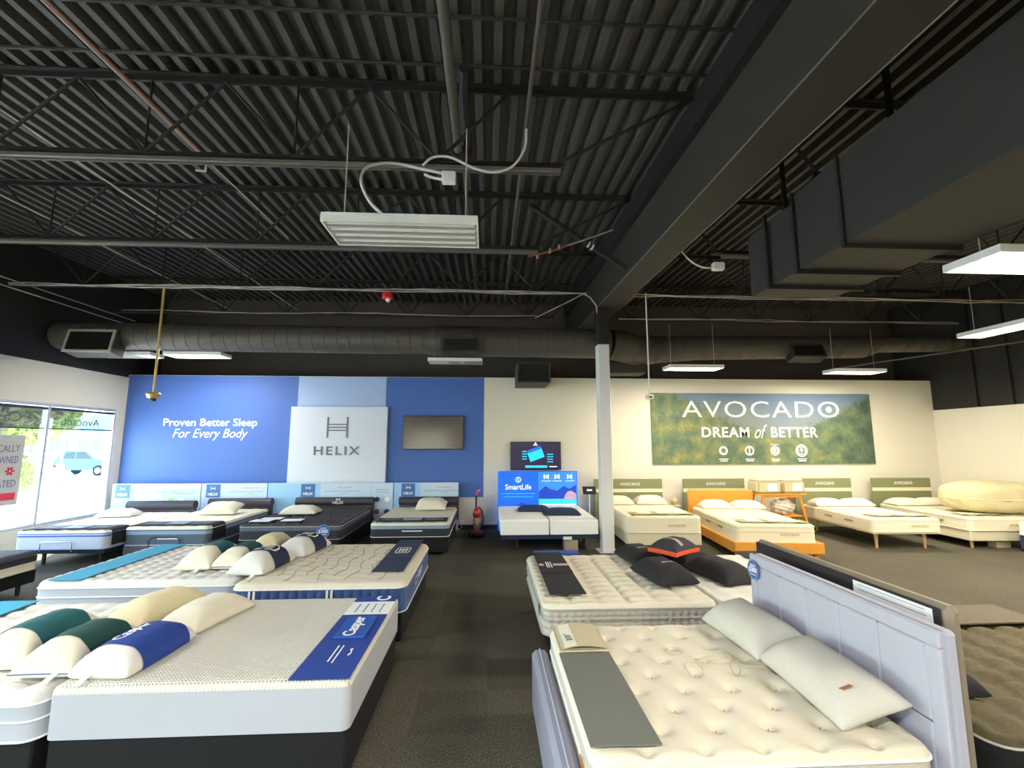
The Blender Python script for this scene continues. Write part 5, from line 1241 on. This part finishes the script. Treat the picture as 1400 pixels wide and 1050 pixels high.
mattress('ivory button tufted mattress in the grey upholstered bed', 1.37, 3.15, .39, 1.72, 1.62, .32, top='ivory_quilt', side='grey_beige_side', topf=tf, sidef=side_ribs(.1, .012), rc=.09, r=.055, res=.017, sstep=.025, pipes=(0, .55, 1), pipe='piping_white')
mg = [o for o in bpy.data.objects if o.name.startswith('mattress') and 'button tufted' in o.get('label', '')][0]
yb_ = MB()
for q in range(5): a = q * 1.257; yb_.tube([(0, 0, 0), (.013 * math.cos(a), .013 * math.sin(a), .014), (.026 * math.cos(a), .026 * math.sin(a), .016)], .005, 5)
ym = yb_.mesh('tuft_button', 'yarn')
for j in range(-3, 4):
    for i in range(-3, 3):
        x = i * .29 + (.145 if j % 2 else 0); y = j * .19
        if abs(x) < .78 and -.42 < x and abs(y) < .7: inst(ym, 'tuft_button', mg, (x, y, .32 - .064))
# stitched script loops on the mattress top
sc_pts = []
for q in range(60):
    a = q / 59 * 2 * PI; r1 = .17 * math.cos(2 * a + .4) + .05; sc_pts.append((.32 + r1 * math.cos(a) * 1.1, .13 + r1 * math.sin(a)))
MB().tube([(x, y, .321 + tf(x, y) * .8) for x, y in sc_pts], .0035, 5).build('stitched_script', 'sign_beige', mg)
for (cx_, cy_) in ((-.02, .3), (.02, .06)):
    MB().tube([(cx_ + .055 * math.cos(q / 20 * 2 * PI), cy_ + .07 * math.sin(q / 20 * 2 * PI), .322 + tf(cx_ + .055 * math.cos(q / 20 * 2 * PI), cy_ + .07 * math.sin(q / 20 * 2 * PI)) * .8) for q in range(20)], .0035, 5, closed=True).build('stitched_script', 'sign_beige', mg)
MB().box(-.003, .0, -.05, .05, -.1, .06).build('leather_tab', 'leather_tan', mg, loc=(-.866, -.55, .1))
r_ = runner('dark grey runner across the button tufted mattress foot', .69, 2.92, .714, .36, 1.0, 'runner_grey', wav=.002, th=.008)
fs_ = thing('folded_sign', 'beige folded card with serif name on the button tufted mattress corner', 'sign', (.7, 3.66, .714))
MB().box(-.18, .18, -.22, .23, .001, .012, .003).build('lower_cover', 'sign_beige', fs_, smooth=False)
MB().grid(lambda u, v: (u, v, .016 + .022 * (1 - (u / .17) ** 2)), lins(-.165, .165, 9), [-.21, .22]).build('upper_cover', 'sign_beige', fs_)
MB().grid(lambda u, v: (u, v, .018 + .022 * (1 - (u / .17) ** 2)), lins(-.14, -.05, 5), [-.2, .2]).build('name_strip', 'sign_cream', fs_)
text('KING KOIL', 'letter_grey', fs_, w=.32, h=.05, loc=(-.095, .0, .033), rot=(0, rad(-8), -PI / 2), ext=.002)
pillow('grey linen pillow with leather tab, nearest the viewer', 2.055, 2.86, .765, .8, .4, .17, rz=PI / 2 - .05, m='pillow_grey', tilt=(-.3, 0), group='grey linen pillows')
pillow('grey linen pillow against the headboard, farther one', 2.03, 3.62, .765, .74, .4, .17, rz=PI / 2 + .06, m='pillow_grey', tilt=(-.3, 0), group='grey linen pillows')
gp = [o for o in bpy.data.objects if o.get('label', '').startswith('grey linen pillow with leather')][0]
MB().box(-.02, .02, -.03, .03, 0, .003).build('leather_tab', 'leather_tan', gp, loc=(-.3, .05, Pil(.8, .4, .17, 4.5, 2.5, .045).at(-.3, .05) + .004), rot=(0, .25, .1))
disc_sign('round blue price sign on the grey headboard corner', (2.262, 3.93, 1.13), (PI / 2, 0, -PI / 2), .08)
# black headboard back to back with the dark bed
hb = thing('vinyl_bed', 'taupe vinyl bed frame seen from its black back, with paper labels', 'bed frame', (2.56, 3.35, 0))
MB().box(-.06, -.048, -.82, .92, .1, 1.29, .003).build('back_cloth', 'black_board', hb, smooth=False)
MB().box(-.0475, .04, -.86, .95, .05, 1.31, .03).build('headboard', 'taupe_vinyl', hb, smooth=False)
lbl = MB(); lbl.box(-.064, -.061, -.78, -.4, .98, 1.275); lbl.box(-.064, -.061, -.4, -.22, 1.15, 1.275); lbl.build('paper_label', 'paper', hb, smooth=False)
for k in range(6): MB().box(-.0655, -.0642, -.74, -.26 if k < 2 else -.44, 1.255 - k * .033, 1.26 - k * .033).build('text_line', 'ink_grey', hb)
for sy in (-1, 1): MB().box(-.02, .06, sy * .7 - .04, sy * .7 + .04, .001, .05).build('leg', 'leg_black', hb)
bed_base('black leather look box base of the dark bed', 3.72, 3.35, 2.1, 1.8, .01, .42, 'base_black')
mattress('brown and olive tufted mattress of the dark bed', 3.72, 3.35, .42, 2.14, 1.84, .27, top='brown_tuft', side='base_black', topf=puffs(.24, .17, .05), sidef=side_lines((.5,), .008), rc=.12, r=.06, res=.04, pipe='piping_grey', pipes=(0, 1))
runner('taupe throw spread along the far edge of the dark bed', 3.75, 4.02, .695, 1.9, .42, 'taupe_throw', name='throw', group='throws', th=.012)
pillow('dark grey bolster pillow half hidden on the dark bed', 2.86, 3.02, .69, .5, .3, .14, rz=PI / 2, m='black_fabric')

# ------------------------------------------------------------------ outside the storefront
struct(MB().box(-130, XL - .25, -40, 110, -.3, -.03).build('ground', 'concrete'))
struct(MB().box(-130, XL - .25, YF - 60, -40.01, -.3, -.03).build('ground_front', 'concrete'))
struct(MB().box(XL - .24, 60, -80, YF - .25, -.3, -.03).build('ground_entrance', 'concrete'))
car = thing('car', 'pale teal car parked in the sunny lot outside', 'car', (-28.4, 34.2, -.03))
pr = [(-2.3, .45), (-2.35, .85), (-2.2, 1.02), (-1.55, 1.1), (-1.15, 1.6), (-.9, 1.72), (.45, 1.72), (1.2, 1.15), (2.15, 1.0), (2.35, .8), (2.35, .45), (1.85, .4), (-1.85, .4)]
MB().prism(pr, -.85, .85).build('body', 'car_teal', car, ang=25)
for pts in ([(-1.05, 1.15), (-.85, 1.62), (-.25, 1.62), (-.25, 1.15)], [(-.17, 1.15), (-.17, 1.62), (.4, 1.62), (.98, 1.15)]): MB().prism(pts, -.862, -.851).build('side_window', 'car_glass', car, smooth=False)
for sx in (-1.45, 1.4):
    for sy in (-1, 1):
        w = MB().tube([(sx, sy * .72, .36), (sx, sy * .9, .36)], .36, 20).build('wheel', 'rubber', car); MB().tube([(sx, sy * .9, .36), (sx, sy * .915, .36)], .2, 14).build('hub', 'chrome', w)
MB().box(2.3, 2.4, -.8, .8, .42, .62, .02).build('bumper', 'chrome', car)
lp = thing('lamp_post', 'thick white lamp post on a stepped base in the lot', 'lamp post', (-27.0, 29.2, -.03))
MB().box(-.55, .55, -.55, .55, .0, .75, .05).build('footing', 'kerb', lp); MB().box(-.4, .4, -.4, .4, .75, 1.15, .06).build('plinth', 'kerb', lp); MB().cyl((0, 0, 1.15), (0, 0, 9), .27, 14).build('shaft', 'kerb', lp)
sp_ = thing('sign_post', 'thin grey signpost beside the lamp post', 'post', (-25.6, 28.9, -.03)); MB().cyl((0, 0, 0), (0, 0, 2.6), .07, 8).build('post', 'strut_grey', sp_); MB().box(-.2, .2, -.06, .06, 0, 1.0, .02).build('sleeve', 'kerb', sp_)
def shrub(name, label, loc, h, rx, m, n_, seed, trunk, group):
    rnd = random.Random(seed); t = thing(name, label, 'tree' if trunk else 'bush', loc, 0, group); lf = MB()
    for i in range(n_):
        u = rnd.uniform(-1, 1); th_ = rnd.uniform(0, 2 * PI); rr_ = rnd.random() ** .33; s_ = math.sqrt(1 - u * u)
        c = Vector((rx * rr_ * s_ * math.cos(th_), rx * rr_ * s_ * math.sin(th_), trunk + (h - trunk) * (.5 + .5 * u * rr_)))
        a = Vector((rnd.gauss(0, 1), rnd.gauss(0, 1), rnd.gauss(0, 1))).normalized() * rx * .1; b_ = a.orthogonal().normalized() * rx * .05
        lf.add([c - a, c + b_, c + a, c - b_], [(0, 1, 2, 3)])
    o_ = lf.build('foliage', m, t, smooth=False, fix=False); o_['kind'] = 'stuff'
    tr = MB(); tr.tube([(0, 0, 0), (.05, .02, h * .3), (-.03, .05, h * .6)], [max(.06, rx * .08), rx * .06, rx * .02], 8)
    for q in range(5): tr.tube([(0, 0, h * .3), (rx * .4 * math.cos(q * 1.26), rx * .4 * math.sin(q * 1.26), h * .6)], [rx * .04, rx * .012], 6)
    tr.build('trunk', 'bark', t)
    return t
shrub('bush', 'yellow green bush at the edge of the lot outside', (-21.5, 22.0, -.03), 1.5, 1.0, 'leaf_yellow', 900, 5, 0, 'bushes outside')
shrub('bush', 'olive bush behind the yellow green one outside', (-25.5, 25.2, -.03), 2.0, 1.3, 'leaf_olive', 900, 6, 0, 'bushes outside')
shrub('tree', 'bare looking olive tree outside the first pane', (-24, 23.5, -.03), 8.5, 3.4, 'leaf_olive', 2600, 7, 3.0, 'trees outside')
shrub('tree', 'distant olive tree beyond the car', (-46, 47, -.03), 9, 4.5, 'leaf_yellow', 2200, 8, 2.0, 'trees outside')
bd = thing('building', 'pale flat roofed building across the lot', 'building', (-62, 82, -.03))
MB().box(-22, 22, -4, 4, 0, 6.5).build('wall', 'stucco', bd, smooth=False); MB().box(-22.3, 22.3, -4.3, 4.3, 6.5, 7).build('roof', 'kerb', bd, smooth=False)
for i in range(8):
    w = MB().box(-1.9, 1.9, -4.1, -4.01, .8, 4.6).build('window', 'glass_far', bd, loc=(-19 + i * 5.4, 0, 0), smooth=False)
    MB().box(-.06, .06, -4.14, -4.101, .8, 4.6).build('mullion', 'kerb', w, smooth=False)
